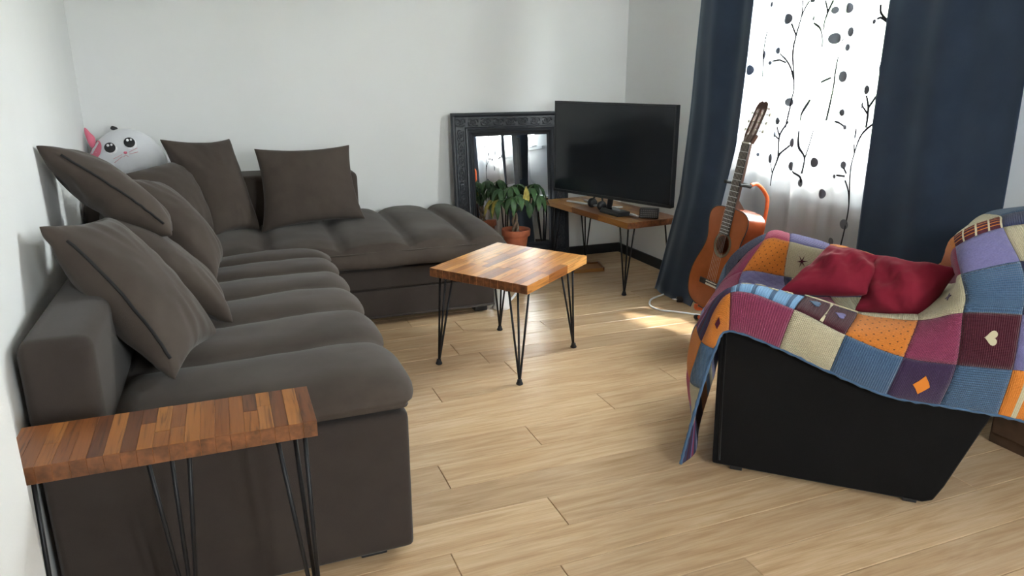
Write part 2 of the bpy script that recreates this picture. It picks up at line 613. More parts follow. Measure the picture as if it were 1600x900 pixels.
portal('window_portal', (XR + 0.30, (WY0 + WY1) / 2, (WZ0 + WZ1) / 2), WY1 - WY0 + 0.05, WZ1 - WZ0 + 0.05, (-1, 0, 0))
portal('rear_window_portal', ((RX0 + RX1) / 2, YF - 0.2, (RZ0 + RZ1) / 2), RX1 - RX0 + 0.05, RZ1 - RZ0 + 0.05, (0, 1, 0))


def frame_yz(mb, x0, x1, y0, y1, z0, z1, t):
    mb.box(x0, x1, y0, y0 + t, z0, z1).box(x0, x1, y1 - t, y1, z0, z1)
    mb.box(x0, x1, y0 + t, y1 - t, z0, z0 + t).box(x0, x1, y0 + t, y1 - t, z1 - t, z1)
    return mb


fx = XR + 0.10
win = struct('window_1', frame_yz(MB(), fx, fx + 0.07, WY0, WY1, WZ0, WZ1, 0.045), WHITE_PAINT, bevel=0.003)
mid = 2.96
for y0, y1 in ((WY0 + 0.047, mid), (mid, WY1 - 0.047)):
    s = frame_yz(MB(), fx - 0.018, fx + 0.05, y0 + 0.002, y1 - 0.002, WZ0 + 0.047, WZ1 - 0.047, 0.06).build('window_sash', WHITE_PAINT, win, bevel=0.004)
    MB().box(fx + 0.012, fx + 0.018, y0 + 0.05, y1 - 0.05, WZ0 + 0.095, WZ1 - 0.095).build('window_pane', GLASS, s)
h = MB().box(fx - 0.028, fx - 0.018, mid + 0.018, mid + 0.042, 1.44, 1.52)
h.box(fx - 0.052, fx - 0.028, mid + 0.022, mid + 0.038, 1.475, 1.492).box(fx - 0.060, fx - 0.046, mid + 0.02, mid + 0.16, 1.474, 1.494)
h.build('window_handle', CHROME, win, bevel=0.003)
for z in (1.24, 1.98):
    MB().tube([(fx - 0.024, WY1 - 0.047, z - 0.04), (fx - 0.024, WY1 - 0.047, z + 0.04)], 0.008, 10).build('hinge', CHROME, win)
struct('trim_2', MB().box(XR - 0.05, fx, WY0 - 0.03, WY1 + 0.03, WZ0 - 0.02, WZ0 - 0.0005), WHITE_PAINT, bevel=0.004)

rear = MB()
for x0, x1 in ((RX0, 1.3), (1.3, RX1)):
    rear.box(x0, x0 + 0.06, YF - 0.12, YF - 0.06, RZ0, RZ1).box(x1 - 0.06, x1, YF - 0.12, YF - 0.06, RZ0, RZ1)
    rear.box(x0 + 0.06, x1 - 0.06, YF - 0.12, YF - 0.06, RZ0, RZ0 + 0.06).box(x0 + 0.06, x1 - 0.06, YF - 0.12, YF - 0.06, RZ1 - 0.06, RZ1)
fill_win = struct('fill_window', rear, WHITE_PAINT)  # added frame for the unseen fill-light opening
for x0, x1 in ((RX0, 1.3), (1.3, RX1)):
    MB().box(x0 + 0.05, x1 - 0.05, YF - 0.093, YF - 0.087, RZ0 + 0.05, RZ1 - 0.05).build('window_pane', GLASS, fill_win)

# outside: lawn and a leafy tree seen faintly through the voile
struct('ground', MB().box(XR + 0.3, 60, -25, 45, -0.5, -0.3), GRASS)
tree = thing('leafy_tree', (8.6, 8.3, -0.3), 'pale green leafy tree outside, seen blurred through the voile', 'tree')
MB().tube([(8.6, 8.3, -0.32), (8.65, 8.3, 0.8), (8.55, 8.35, 1.9), (8.6, 8.3, 2.8)], [0.16, 0.13, 0.1, 0.05], 10).build('trunk', BARK, tree, smooth=True)
fol = MB()
rt = random.Random(11)
for i in range(9000):
    a, b, r = rt.uniform(0, 6.283), rt.uniform(-1, 1), rt.uniform(0.35, 1) ** 0.5
    s_ = math.sqrt(1 - b * b)
    p = Vector((8.6 + 1.9 * r * s_ * math.cos(a), 8.3 + 1.9 * r * s_ * math.sin(a), 2.2 + 1.9 * r * b))
    d1 = Vector((rt.uniform(-1, 1), rt.uniform(-1, 1), rt.uniform(-1, .3))).normalized()
    d2 = d1.orthogonal().normalized()
    n_ = d1.cross(d2) * 0.02
    fol.add([p, p + d1 * .09 + d2 * .07 + n_, p + d1 * .22, p + d1 * .09 - d2 * .07 + n_], [(0, 1, 2, 3)])
tag(fol.build('foliage', TREE_LEAF, tree), kind='stuff')
tree['label'] = 'leafy tree outside behind the right sash, blurred by the voile'
tree2 = tree.copy(); COL.objects.link(tree2)  # second tree, added to cover the bright sky that bleaches the printed stems
tree2.location = (10.4, 13.6, -0.3)
tree2['label'] = 'added leafy tree outside behind the left sash, dimming the sky seen through the voile'
for c_ in list(tree.children):
    k_ = c_.copy(); COL.objects.link(k_); k_.parent = tree2

# ------------------------------------------------------------------ sofa
sofa = thing('corner_sofa', (0.0, 3.6, 0.0), 'large charcoal grey corner sofa with channel-tufted seats along two walls', 'sofa')


def rounded(mb, name, mat, r=0.03, seg=4):
    return mb.build(name, mat, sofa, bevel=r, seg=seg, smooth=True)


base_left = rounded(MB().box(-0.495, 0.418, 1.863, 3.99, 0.024, 0.472), 'base', SOFA_BASE, 0.022, 3)
base_back = rounded(MB().box(-0.66, 1.445, 3.985, 5.03, 0.045, 0.345), 'base', SOFA_BASE, 0.022, 3)
# folded upper rail and lower pull-out panel along the front of the back section
rounded(MB().box(0.43, 1.452, 3.966, 3.99, 0.222, 0.338), 'front_rail', SOFA_BASE, 0.011, 3)
rounded(MB().box(0.43, 1.452, 3.972, 3.99, 0.05, 0.213), 'pull_out_panel', SOFA_BASE, 0.010, 3)
MB().tube([(0.43, 3.970, 0.052), (0.8, 3.968, 0.052), (1.449, 3.968, 0.052)], 0.007, 8).build('piping', SOFA_BASE, sofa, smooth=True)
for x, y in ((0.30, 1.93), (-0.42, 1.95), (0.35, 3.8), (1.38, 4.05), (1.38, 4.95), (-0.6, 4.95)):
    MB().box(x - 0.04, x + 0.04, y - 0.035, y + 0.035, 0.0, 0.05).build('foot', BLACK_PLASTIC, sofa, bevel=0.005)


def channel_cushion(name, prof, bounds, amp, place, mask=None, seed=0.0, endr=0.07, n=12, flat=None):
    """sweep a closed 2D profile (a, z) along t through padded channels; creases at the bounds"""
    pr = catmull([(a, z, 0) for a, z in prof] + [(prof[0][0], prof[0][1], 0)], 6)[:-1]
    m = len(pr)
    nrm = []
    for i in range(m):
        t = pr[(i + 1) % m] - pr[i - 1]
        nrm.append(Vector((t.y, -t.x, 0)).normalized())
    ca = sum(p.x for p in pr) / m
    cz = sum(p.y for p in pr) / m
    if (pr[0] - Vector((ca, cz, 0))).dot(nrm[0]) < 0:
        nrm = [-q for q in nrm]
    rows = []
    ts = []
    for i in range(len(bounds) - 1):
        for k in range(n):
            ts.append((lerp(bounds[i], bounds[i + 1], k / n), k / n, i))
    ts.append((bounds[-1], 1.0, len(bounds) - 2))
    vs, fs = [], []
    for t, u, i in ts:
        puff = (1 - abs(2 * u - 1) ** 3.2)
        e = min(t - bounds[0], bounds[-1] - t) / endr
        sc = 1.0 if e >= 1 else math.sqrt(max(0.0, 1 - (1 - e) ** 2))
        sc = 0.55 + 0.45 * sc
        for j in range(m):
            mk = 1.0 if mask is None else mask(pr[j].x, pr[j].y)
            w_ = amp * puff * mk
            p = pr[j] + nrm[j] * w_
            zz = cz + (p.y - cz) * sc
            aa = ca + (p.x - ca) * (0.9 + 0.1 * sc)
            q = Vector(place(aa, t, zz))
            d_ = nz(q, 4.0, seed) * 0.008 + nz(q, 13, seed) * 0.003
            q += Vector(place(nrm[j].x, 0, nrm[j].y)) * 0 + Vector((0, 0, d_ * max(0, nrm[j].y)))
            vs.append(q)
    R = len(ts)
    for r_ in range(R - 1):
        for j in range(m):
            j2 = (j + 1) % m
            fs.append((r_ * m + j, r_ * m + j2, (r_ + 1) * m + j2, (r_ + 1) * m + j))
    fs.append(tuple(range(m))); fs.append(tuple(range((R - 1) * m, R * m)))
    return MB().add(vs, fs).build(name, SOFA, sofa, smooth=True)


left_prof = [(-0.36, 0.475), (-0.37, 0.515), (-0.33, 0.535), (-0.1, 0.540), (0.15, 0.552), (0.30, 0.553), (0.385, 0.545), (0.425, 0.517), (0.420, 0.490), (0.395, 0.476), (0.1, 0.474), (-0.15, 0.474)]


def left_place(a, t, z):
    k_ = max(0.0, min(1.0, (3.7 - t) / 1.8))
    return (a, t, z - 0.036 * (1 - k_) * max(0.0, min(1, (z - 0.475) / 0.07)))


channel_cushion('seat_cushion', left_prof, [1.855, 2.29, 2.66, 3.00, 3.32, 3.60, 3.83], 0.030, left_place,
                mask=lambda a, z: 1.0 if (z > 0.50 and a > -0.33) else (0.14 if a > 0.35 else 0.0), seed=1.0, endr=0.12)
back_prof = [(4.99, 0.348), (5.0, 0.42), (4.95, 0.475), (4.6, 0.492), (4.2, 0.475), (4.03, 0.455), (3.955, 0.425), (3.935, 0.385), (3.955, 0.352), (4.05, 0.346), (4.4, 0.346), (4.7, 0.346)]
channel_cushion('seat_cushion', back_prof, [-0.30, 0.16, 0.55, 0.95, 1.30, 1.54], 0.042, lambda a, t, z: (t, a, z),
                mask=lambda a, z: 1.0 if z > 0.44 else (0.25 if a < 4.05 and z > 0.36 else 0.0), seed=5.0, endr=0.16)
MB().tube(catmull([(0.45, 3.957, 0.437), (0.95, 3.957, 0.437), (1.3, 3.96, 0.437), (1.47, 3.975, 0.434)], 6), 0.004, 6).build('piping', SOFA, sofa, smooth=True)
rounded(MB().box(-0.502, -0.34, 1.868, 4.0, 0.03, 0.80), 'backrest', SOFA_BASE, 0.045, 5)
rounded(MB().box(-0.46, 0.79, 4.70, 5.04, 0.40, 0.80), 'backrest', SOFA, 0.05, 5)
rounded(MB().box(-0.67, -0.45, 4.02, 5.04, 0.03, 0.80), 'corner_backrest', SOFA_BASE, 0.045, 5)


# ------------------------------------------------------------------ pillows
def pillow(label, A, B, C, D, thick, seed, zipper=None, sag=0.0, group='loose charcoal pillows on the corner sofa', mat=None, name='sofa_pillow', cat='pillow', puff=0.42, n=44):
    A, B, C, D = map(Vector, (A, B, C, D))
    nrm = ((B - A) + (C - D)).cross((D - A) + (C - B)).normalized()
    ctr = (A + B + C + D) / 4

    def pos(u, v, side):
        x, y = 2 * u - 1, 2 * v - 1
        pin = 0.11
        xs = x * (1 - pin * (1 - y * y) * abs(x) ** 1.5) if abs(x) > 1e-6 else 0
        xs = x * (1 - pin * (1 - x * x) * 0) - math.copysign(pin * (1 - y * y) * abs(x) ** 3, x)
        ys = y - math.copysign(pin * (1 - x * x) * abs(y) ** 3, y)
        uu, vv = (xs + 1) / 2, (ys + 1) / 2
        p = A.lerp(B, uu).lerp(D.lerp(C, uu), vv)
        h = (max(0, 1 - x * x) * max(0, 1 - y * y)) ** puff
        # folds that run in from the corners and edges
        rad = math.atan2(y, x)
        edge = max(abs(x), abs(y))
        w_ = 0.006 * math.sin(rad * 13 + seed * 5 + 2.5 * nz((x, y, seed), 1.5)) * edge ** 2 * (1 - edge ** 6) * 1.6
        edx = 1 - edge
        al = y if abs(x) > abs(y) else x
        w_ += 0.0045 * math.sin(34 * al + 5 * nz((al * 2, seed, 0), 2.0)) * max(0.0, nz((al * 1.3, seed, x), 1.8) + 0.15) * 2.2 * math.exp(-edx / 0.10) * (1 - math.exp(-edx / 0.02))
        w_ += 0.022 * nz((x * 0.9, y * 0.9, seed), 1.4, seed) * h + 0.006 * nz((x, y, seed), 4.5, seed)*h
        p = p + nrm * side * (thick * 0.5 * h + w_ * (1 if side > 0 else 0.5))
        p.z -= sag * (1 - edge)
        return p
    mb = MB()
    mb.grid(lambda u, v: pos(u, v, 1), n, n)
    o = len(mb.v)
    idx = {}
    w_ = n + 1
    vs2 = []
    for j in range(n + 1):
        for i in range(n + 1):
            if i in (0, n) or j in (0, n):
                idx[(i, j)] = j * w_ + i
            else:
                idx[(i, j)] = o + len(vs2)
                vs2.append(pos(i / n, j / n, -1))
    mb.v += vs2
    for j in range(n):
        for i in range(n):
            mb.f.append((idx[(i, j)], idx[(i, j + 1)], idx[(i + 1, j + 1)], idx[(i + 1, j)]))
    ob = mb.build(name, mat or PILLOW, smooth=True, sub=1)
    tag(ob, label, cat, group)
    if zipper:
        # zip tape set in the seam along one edge: 'AD', 'AB', 'BC' or 'DC'
        pts = []
        zs = 1 if nrm.dot(Vector((0, 0, 1.4)) - ctr) > 0 else -1
        for k_ in range(21):
            s_ = lerp(0.14, 0.9, k_ / 20)
            u, v = (zipper, s_)
            pts.append(pos(u, v, zs) + nrm * zs * 0.002)
        ZB = MB().tube(pts, 0.0048, 6)
        z_ = ZB.build('zipper', ZIP, ob, smooth=True)
    return ob


# corners: near-top, far-top, far-bottom, near-bottom
pillow('charcoal pillow standing nearest the camera on the left seat, long zip facing front', (-.50, 2.31, 1.0), (-.40, 2.80, 0.93), (-.08, 2.56, .525), (-.19, 2.08, .575), 0.19, 1.0, 0.022)
pillow('charcoal pillow leaning right behind the nearest pillow, its corner pointing at the floor', (-.47, 2.88, .90), (-.50, 3.36, .87), (-.08, 3.06, .55), (-.025, 2.60, .555), 0.18, 2.0)
pillow('charcoal pillow tilted up with its tip against the left wall, zip along its underside', (-.588, 2.88, 1.174), (-.575, 3.38, 1.07), (-.225, 3.25, .775), (-.205, 2.92, .82), 0.17, 3.0, 0.016)
pillow('creased charcoal pillow slumped on the left backrest under the plush cat', (-.43, 3.42, .985), (-.34, 3.88, .90), (-.06, 3.62, .54), (-.085, 3.24, .53), 0.22, 4.0)
pillow('rounded charcoal pillow pushed into the corner of the sofa', (-.52, 4.22, .90), (-.24, 4.66, .93), (-.09, 4.30, .56), (-.28, 3.92, .58), 0.24, 5.0)
pillow('charcoal pillow turned sideways on the back seat, two pointed top corners', (-.325, 4.50, 1.06), (.045, 4.78, 1.03), (.16, 4.50, .50), (-.105, 4.36, .50), 0.21, 6.0)
pillow('square charcoal pillow facing front on the back seat, right of all the others', (.165, 4.56, .985), (.735, 4.60, .985), (.785, 4.46, .535), (.155, 4.40, .505), 0.20, 7.0)

# ------------------------------------------------------------------ plush cat
CC = Vector((-0.528, 4.87, 0.905))
cat = thing('plush_cat', (-0.535, 4.87, 0.72), 'round white plush cat with big dark eyes and one pink ear, behind the pillows', 'plush toy')
fw = Vector((0.10, -1.0, 0.12)).normalized()
rt_ = Vector((1, 0.10, 0.02)).normalized()
rt_ = (rt_ - fw * rt_.dot(fw)).normalized()
upv = rt_.cross(fw).normalized()
if upv.z < 0:
    upv = -upv


def cpos(a, b, k=1.0):
    """point on the body: a to the right, b up (-1..1)"""
    r2 = max(0.0, 1 - abs(a) ** 2.2 - abs(b) ** 2.2)
    wid = 0.207 * (1 - 0.10 * b) * (1.0 if b < 0 else 1)
    return CC + rt_ * a * wid + upv * b * 0.190 + fw * (r2 ** 0.5) * 0.150 * k


body = MB()
nu, nv = 32, 20
vs, fs = [], []
for j in range(nv + 1):
    ph = math.pi * j / nv
    for i in range(nu):
        th = 2 * math.pi * i / nu
        s_ = math.sin(ph)
        b = math.cos(ph)
        wid = 0.207 * (1 - 0.12 * b)
        vs.append(CC + rt_ * (math.cos(th) * s_ * wid) + fw * (math.sin(th) * s_ * 0.150) + upv * (b * 0.190))
for j in range(nv):
    for i in range(nu):
        i2 = (i + 1) % nu
        fs.append((j * nu + i, j * nu + i2, (j + 1) * nu + i2, (j + 1) * nu + i))
body.add(vs, fs).build('body', PLUSH, cat, smooth=True)


def spt(a, b, lift=0.0):
    b_ = b
    wid = 0.207 * (1 - 0.12 * b_)
    s_ = math.sqrt(max(0, 1 - b_ * b_))
    x = a * 0.207 / wid
    y = math.sqrt(max(0, s_ * s_ - x * x))
    return CC + rt_ * (x * wid) + upv * (b_ * 0.190) + fw * (y * 0.150 + lift)


def cat_disc(name, a, b, ra, rb, mat, lift, parent=cat, n_=20):
    m_ = MB()
    vs = [spt(a, b, lift + 0.004)]
    for ring in (0.6, 1.0):
        for i in range(n_):
            t = 2 * math.pi * i / n_
            vs.append(spt(a + ra * ring * math.cos(t), b + rb * ring * math.sin(t), lift + (0.002 if ring < 1 else 0)))
    fs = [(0, 1 + i, 1 + (i + 1) % n_) for i in range(n_)]
    fs += [(1 + i, 1 + n_ + i, 1 + n_ + (i + 1) % n_, 1 + (i + 1) % n_) for i in range(n_)]
    return m_.add(vs, fs).build(name, mat, parent, smooth=True)


for ea, eb in ((-0.40, 0.42), (0.10, 0.54)):
    w_ = cat_disc('eye_white', ea + 0.035, eb - 0.04, 0.150, 0.165, EYE_WHITE, 0.001)
    cat_disc('eye', ea, eb, 0.142, 0.155, EYE_BLACK, 0.004, w_)
    cat_disc('eye_glint', ea - 0.04, eb + 0.07, 0.035, 0.04, EYE_WHITE, 0.008, w_)
    cat_disc('eye_glint', ea + 0.05, eb + 0.08, 0.028, 0.035, EYE_WHITE, 0.008, w_)
cat_disc('nose', -0.04, 0.24, 0.045, 0.042, PINK, 0.004)
for a0, s_ in ((-0.13, -1), (0.05, 1)):
    for q in range(2):
        pts = [spt(a0 + s_ * 0.045 * i, 0.19 - 0.06 * q + (0.06 if s_ > 0 else 0) + (0.022 * s_ - 0.012 * q) * i, 0.003) for i in range(6)]
        MB().tube(pts, 0.0014, 5).build('whisker', PINK_THREAD, cat)
MB().tube([spt(-0.04 + 0.06 * math.sin(t), 0.17 - 0.05 * abs(math.sin(t)), 0.003) for t in [i * 0.35 - 1.57 for i in range(10)]], 0.0014, 5).build('mouth', PINK_THREAD, cat)


def cat_ear(name, pts, mat, dep, th=0.014):
    """a flat stuffed ear through (a, b) points of the head's front view"""
    P_ = [CC + rt_ * a * 0.207 + upv * b * 0.190 + fw * dep for a, b in pts]
    c_ = sum(P_, Vector()) / len(P_)
    n_ = len(P_)
    m_ = MB().add(P_ + [c_ + fw * th, c_ - fw * th], [(i, (i + 1) % n_, n_) for i in range(n_)] + [((i + 1) % n_, i, n_ + 1) for i in range(n_)])
    return m_.build(name, mat, cat, smooth=True, sub=2)


cat_ear('ear', [(-0.84, 0.12), (-0.99, 0.72), (-1.02, 1.16), (-0.92, 1.18), (-0.82, 0.92), (-0.60, 0.72)], PINK, 0.03, 0.03)
cat_ear('ear', [(-0.38, 0.90), (-0.34, 1.12), (-0.22, 1.12), (0.0, 0.96)], EYE_BLACK, 0.0, 0.02)
# pink patch under the left ear
m_ = MB()
vs = [spt(-0.76, 0.40, 0.003)]
for i in range(20):
    t = 2 * math.pi * i / 20
    a, b = -0.76 + 0.15 * math.cos(t) + 0.06 * math.sin(t), 0.40 + 0.28 * math.sin(t)
    r_ = math.hypot(a, b)
    if r_ > 0.97:
        a, b = a / r_ * 0.97, b / r_ * 0.97
    vs.append(spt(a, b, 0.003))
m_.add(vs, [(0, 1 + i, 1 + (i + 1) % 20) for i in range(20)]).build('ear_patch', PINK, cat, smooth=True)

# ------------------------------------------------------------------ hairpin tables in acacia staves
def stave(parent, o, e1, e2, a0, a1, b0, b1, z0, z1, mat):
    """one glued stave: o + e1*a + e2*b, grain along e1"""
    m_ = MB()
    g = 0.0002
    dz = random.uniform(-0.0003, 0.0002)
    vs, uv = [], []
    off = random.uniform(0, 20)
    for z in (z0, z1 + dz):
        for b in (b0 + g, b1 - g):
            for a in (a0 + g, a1 - g):
                vs.append(o + e1 * a + e2 * b + Vector((0, 0, z)))
                uv.append((a + off, b + z))
    m_.add(vs, [(0, 2, 3, 1), (4, 5, 7, 6), (0, 1, 5, 4), (2, 6, 7, 3), (0, 4, 6, 2), (1, 3, 7, 5)])
    ob = m_.build('stave', mat, parent, uvs=uv, bevel=0.0004, seg=1)
    ob.data.materials.append(END_GRAIN)
    for p in ob.data.polygons:
        if abs(p.normal.dot(e1)) > 0.8:
            p.material_index = 1
    return ob


def stave_top(parent, o, e1, e2, L, W, z0, z1, rows, cuts, mat, seed):
    """a block top: rows across e2, each row finger-jointed along e1; the core board carries the staves"""
    r_ = random.Random(seed)
    core = MB()
    i1, i2 = 0.002, 0.002
    vs = [o + e1 * a + e2 * b + Vector((0, 0, z)) for z in (z0 + 0.001, z1 - 0.002) for b in (i2, W - i2) for a in (i1, L - i1)]
    core.add(vs, [(0, 2, 3, 1), (4, 5, 7, 6), (0, 1, 5, 4), (2, 6, 7, 3), (0, 4, 6, 2), (1, 3, 7, 5)])
    top = core.build('table_top', mat, parent)
    for i in range(rows):
        b0, b1 = W * i / rows, W * (i + 1) / rows
        n = r_.choice(cuts)
        xs = [0.0]
        if n > 1:
            sh = r_.uniform(-0.5, 0.5) / n
            xs += [min(max((k + sh + r_.uniform(-.15, .15)) / n, 0.06), 0.94) for k in range(1, n)]
        xs.append(1.0)
        for k in range(len(xs) - 1):
            if xs[k + 1] - xs[k] > 0.02:
                stave(top, o, e1, e2, L * xs[k], L * xs[k + 1], b0, b1, z0, z1, mat)
    return top


def hairpin(parent, foot, tops, ztop, r=0.0055):
    """three bent rods from a screw plate to a rubber cap"""
    foot = Vector(foot)
    m_ = MB()
    for t in tops:
        t = Vector((t[0], t[1], ztop))
        low = foot.lerp(t, 0.045) + Vector((0, 0, 0.004))
        b = Vector((foot.x, foot.y, 0.016))
        m_.tube([b, b.lerp(low, 0.6), low, low.lerp(t, 0.5), t], r, 8)
    c = sum((Vector(t) for t in [(a[0], a[1], ztop - 0.002) for a in tops]), Vector()) / len(tops)
    poly = []
    for t in tops:
        d_ = (Vector((t[0], t[1], ztop - 0.004)) - c)
        d_.z = 0
        poly.append(c + d_ * 1.35)
    if len(tops) == 3:
        m_.prism(poly, None, (0, 0, 0.0038))
    leg = m_.build('leg', BLACK_METAL, parent, smooth=False)
    for p in leg.data.polygons:
        p.use_smooth = len(p.vertices) == 4
    MB().lathe([(0.013, 0.0), (0.0165, 0.003), (0.0165, 0.008), (0.012, 0.016), (0.011, 0.026), (0.007, 0.028)], (foot.x, foot.y, 0), 14).build('rubber_foot', RUBBER, leg, smooth=True)
    return leg


def tri(c, out, s):
    """rod tops: a corner pair and one inward, about c, opening along out"""
    c, out = Vector(c), Vector(out).normalized()
    sd_ = Vector((-out.y, out.x, 0))
    return [c + out * s * 0.15 + sd_ * s * 0.55, c + out * s * 0.15 - sd_ * s * 0.55, c - out * s * 0.45]


ZT = 0.495
t = thing('coffee_table', (1.29, 3.27, 0), 'square butcher-block coffee table on black hairpin legs in the middle of the floor', 'table')
o = Vector((1.2, 2.855, 0)); e1 = Vector((0.504, 0.403, 0)).normalized(); e2 = Vector((-0.323, 0.463, 0)).normalized()
stave_top(t, o, e1, e2, 0.645, 0.565, ZT - 0.042, ZT, 14, [2, 3, 3, 4], ACACIA, 4)
cen = o + e1 * 0.3225 + e2 * 0.2825
for fx_, fy_ in ((0.900, 3.283), (1.183, 2.902), (1.632, 3.243), (1.362, 3.642)):
    f_ = Vector((fx_, fy_, 0))
    out = (f_ - cen).normalized()
    hairpin(t, f_, tri(f_ - out * 0.045, out, 0.085), ZT - 0.042)

t = thing('television_bench', (2.43, 4.42, 0), 'low acacia bench on black hairpin legs under the television', 'bench')
o = Vector((2.335, 3.925, 0)); e1 = Vector((-0.115, 1.05, 0)).normalized(); e2 = Vector((1.05, 0.115, 0)).normalized()
stave_top(t, o, e1, e2, 1.015, 0.43, ZT - 0.040, ZT, 7, [2, 3, 3], ACACIA_DARK, 9)
cen = o + e1 * 0.528 + e2 * 0.19
for a, b in ((0.05, 0.035), (0.03, 0.402), (0.965, 0.035), (0.965, 0.33)):
    f_ = o + e1 * a + e2 * b
    out = ((e1 if a > 0.5 else -e1) + (e2 if b > 0.15 else -e2)).normalized()
    hairpin(t, f_, tri(f_ - out * 0.02, out, 0.085), ZT - 0.040)

t = thing('side_table', (-0.2, 1.62, 0), 'narrow oiled acacia side table across the near end of the sofa', 'table')
o = Vector((-0.472, 1.52, 0)); e1 = Vector((0, 1, 0)); e2 = Vector((1, 0, 0))
stave_top(t, o, e1, e2, 0.20, 0.604, 0.622, 0.66, 20, [1, 1, 2], ACACIA_DEEP, 12)
for fx_, fy_, tops in ((0.108, 1.555, [(0.045, 1.57), (0.105, 1.545), (0.085, 1.60)]), (-0.185, 1.665, [(-0.235, 1.65), (-0.185, 1.68), (-0.14, 1.64)]),
                       (-0.450, 1.575, [(-0.465, 1.56), (-0.475, 1.60), (-0.440, 1.61)])):
    hairpin(t, (fx_, fy_, 0), tops, 0.622, 0.0052)

# ------------------------------------------------------------------ television and the things round it
A0 = Vector((2.16, 4.67, 0)); B0 = Vector((2.53, 3.75, 0))
ex = (B0 - A0).normalized(); WT = (B0 - A0).length
ny = Vector((ex.y, -ex.x, 0))                      # towards the room
if ny.x > 0:
    ny = -ny
TVC = (A0 + B0) / 2
tv = thing('television', (TVC.x + 0.03, TVC.y, ZT), 'large black flat television standing on the low bench in the corner', 'television')
z0, z1 = 0.605, 1.225
MB().obox(TVC - ny * 0.022 + Vector((0, 0, (z0 + z1) / 2)), ex * WT / 2, ny * 0.016, Vector((0, 0, (z1 - z0) / 2))).build('casing', BLACK_PLASTIC, tv, bevel=0.004)
MB().obox(TVC - ny * 0.055 + Vector((0, 0, z0 + 0.22)), ex * WT * 0.32, ny * 0.022, Vector((0, 0, 0.17))).build('rear_housing', BLACK_PLASTIC, tv, bevel=0.012)
MB().obox(TVC - ny * 0.0035 + Vector((0, 0, (z0 + z1) / 2 + 0.006)), ex * (WT / 2 - 0.011), ny * 0.003, Vector((0, 0, (z1 - z0) / 2 - 0.017))).build('screen', SCREEN, tv)
bz = MB()
zc = (z0 + z1) / 2
for s_ in (-1, 1):
    bz.obox(TVC - ny * 0.003 + ex * s_ * (WT / 2 - 0.005) + Vector((0, 0, zc)), ex * 0.005, ny * 0.0045, Vector((0, 0, (z1 - z0) / 2)))
bz.obox(TVC - ny * 0.003 + Vector((0, 0, z1 - 0.005)), ex * WT / 2, ny * 0.0045, Vector((0, 0, 0.005)))
bz.obox(TVC - ny * 0.003 + Vector((0, 0, z0 + 0.009)), ex * WT / 2, ny * 0.0045, Vector((0, 0, 0.009)))
bz.build('bezel', plain('dark_bezel', (0.035, 0.037, 0.042, 1), 0.3, 0.4, 60, 0.01), tv, bevel=0.001)
sc_ = Vector((2.435, 4.36, 0))
MB().tube([sc_ + Vector((0, 0, ZT + 0.012)), sc_.lerp(TVC, 0.5) + Vector((0, 0, ZT + 0.06)) - ny * 0.02, TVC - ny * 0.04 + Vector((0, 0, z0 + 0.06))], [0.022, 0.02, 0.02], 10).build('neck', BLACK_PLASTIC, tv, smooth=True)
for e in ((2.335, 4.80), (2.50, 4.06), (2.58, 4.43), (2.47, 4.78)):
    e = Vector((e[0], e[1], 0))
    d_ = (e - sc_)
    L_ = d_.length; d_.normalize()
    sd_ = Vector((-d_.y, d_.x, 0))
    m_ = MB()
    a, b = sc_ + Vector((0, 0, ZT + 0.022)), e + Vector((0, 0, ZT + 0.006))
    vs = []
    for p, hw, hh in ((a, 0.014, 0.007), (a.lerp(b, .5), 0.013, 0.006), (b, 0.012, 0.005)):
        vs += [p - sd_ * hw + Vector((0, 0, -hh)), p + sd_ * hw + Vector((0, 0, -hh)), p + sd_ * hw + Vector((0, 0, hh)), p - sd_ * hw + Vector((0, 0, hh))]
    fs = [(0, 1, 2, 3), (11, 10, 9, 8)]
    for q in (0, 4):
        fs += [(q + k_, q + (k_ + 1) % 4, q + 4 + (k_ + 1) % 4, q + 4 + k_) for k_ in range(4)]
    m_.add(vs, fs).build('stand_foot', CHROME, tv, bevel=0.003)

# headphones
hp = thing('headphones', (2.385, 4.44, ZT), 'black headphones with a coiled cable lying under the television', 'headphones')
c0 = Vector((2.375, 4.45, ZT))
arc = [c0 + Vector((0.02 + 0.045 * math.sin(a) * 0.3, 0.075 * math.cos(a), 0.022 + 0.085 * math.sin(a))) for a in [math.pi * i / 16 for i in range(17)]]
MB().tube(arc, 0.007, 8).build('headband', BLACK_PLASTIC, hp, smooth=True)
for s_ in (-1, 1):
    q = c0 + Vector((0.018, s_ * 0.072, 0.034))
    rot_ = Matrix.Rotation(math.radians(90), 3, 'X')
    cup = MB().lathe([(0.012, -0.014), (0.03, -0.012), (0.034, -0.004), (0.034, 0.006), (0.026, 0.014), (0.01, 0.016)], q, 20, rot_).build('ear_cup', BLACK_PLASTIC, hp, smooth=True)
    MB().lathe([(0.014, 0.0), (0.03, 0.0), (0.03, 0.006), (0.014, 0.008)], q + Vector((0, -s_ * 0.016, 0)), 18, rot_).build('ear_pad', RUBBER, cup, smooth=True)
cb = [c0 + Vector((0.02 + 0.002 * i, -0.08 - 0.006 * i, 0.004)) for i in range(4)]
for i in range(60):
    a = i * 0.33
    cb.append(c0 + Vector((0.055 + 0.035 * math.cos(a), -0.14 + 0.05 * math.sin(a), 0.004 + 0.0004 * i)))
MB().tube(cb, 0.0022, 6).build('cable', BLACK_PLASTIC, hp, smooth=True)

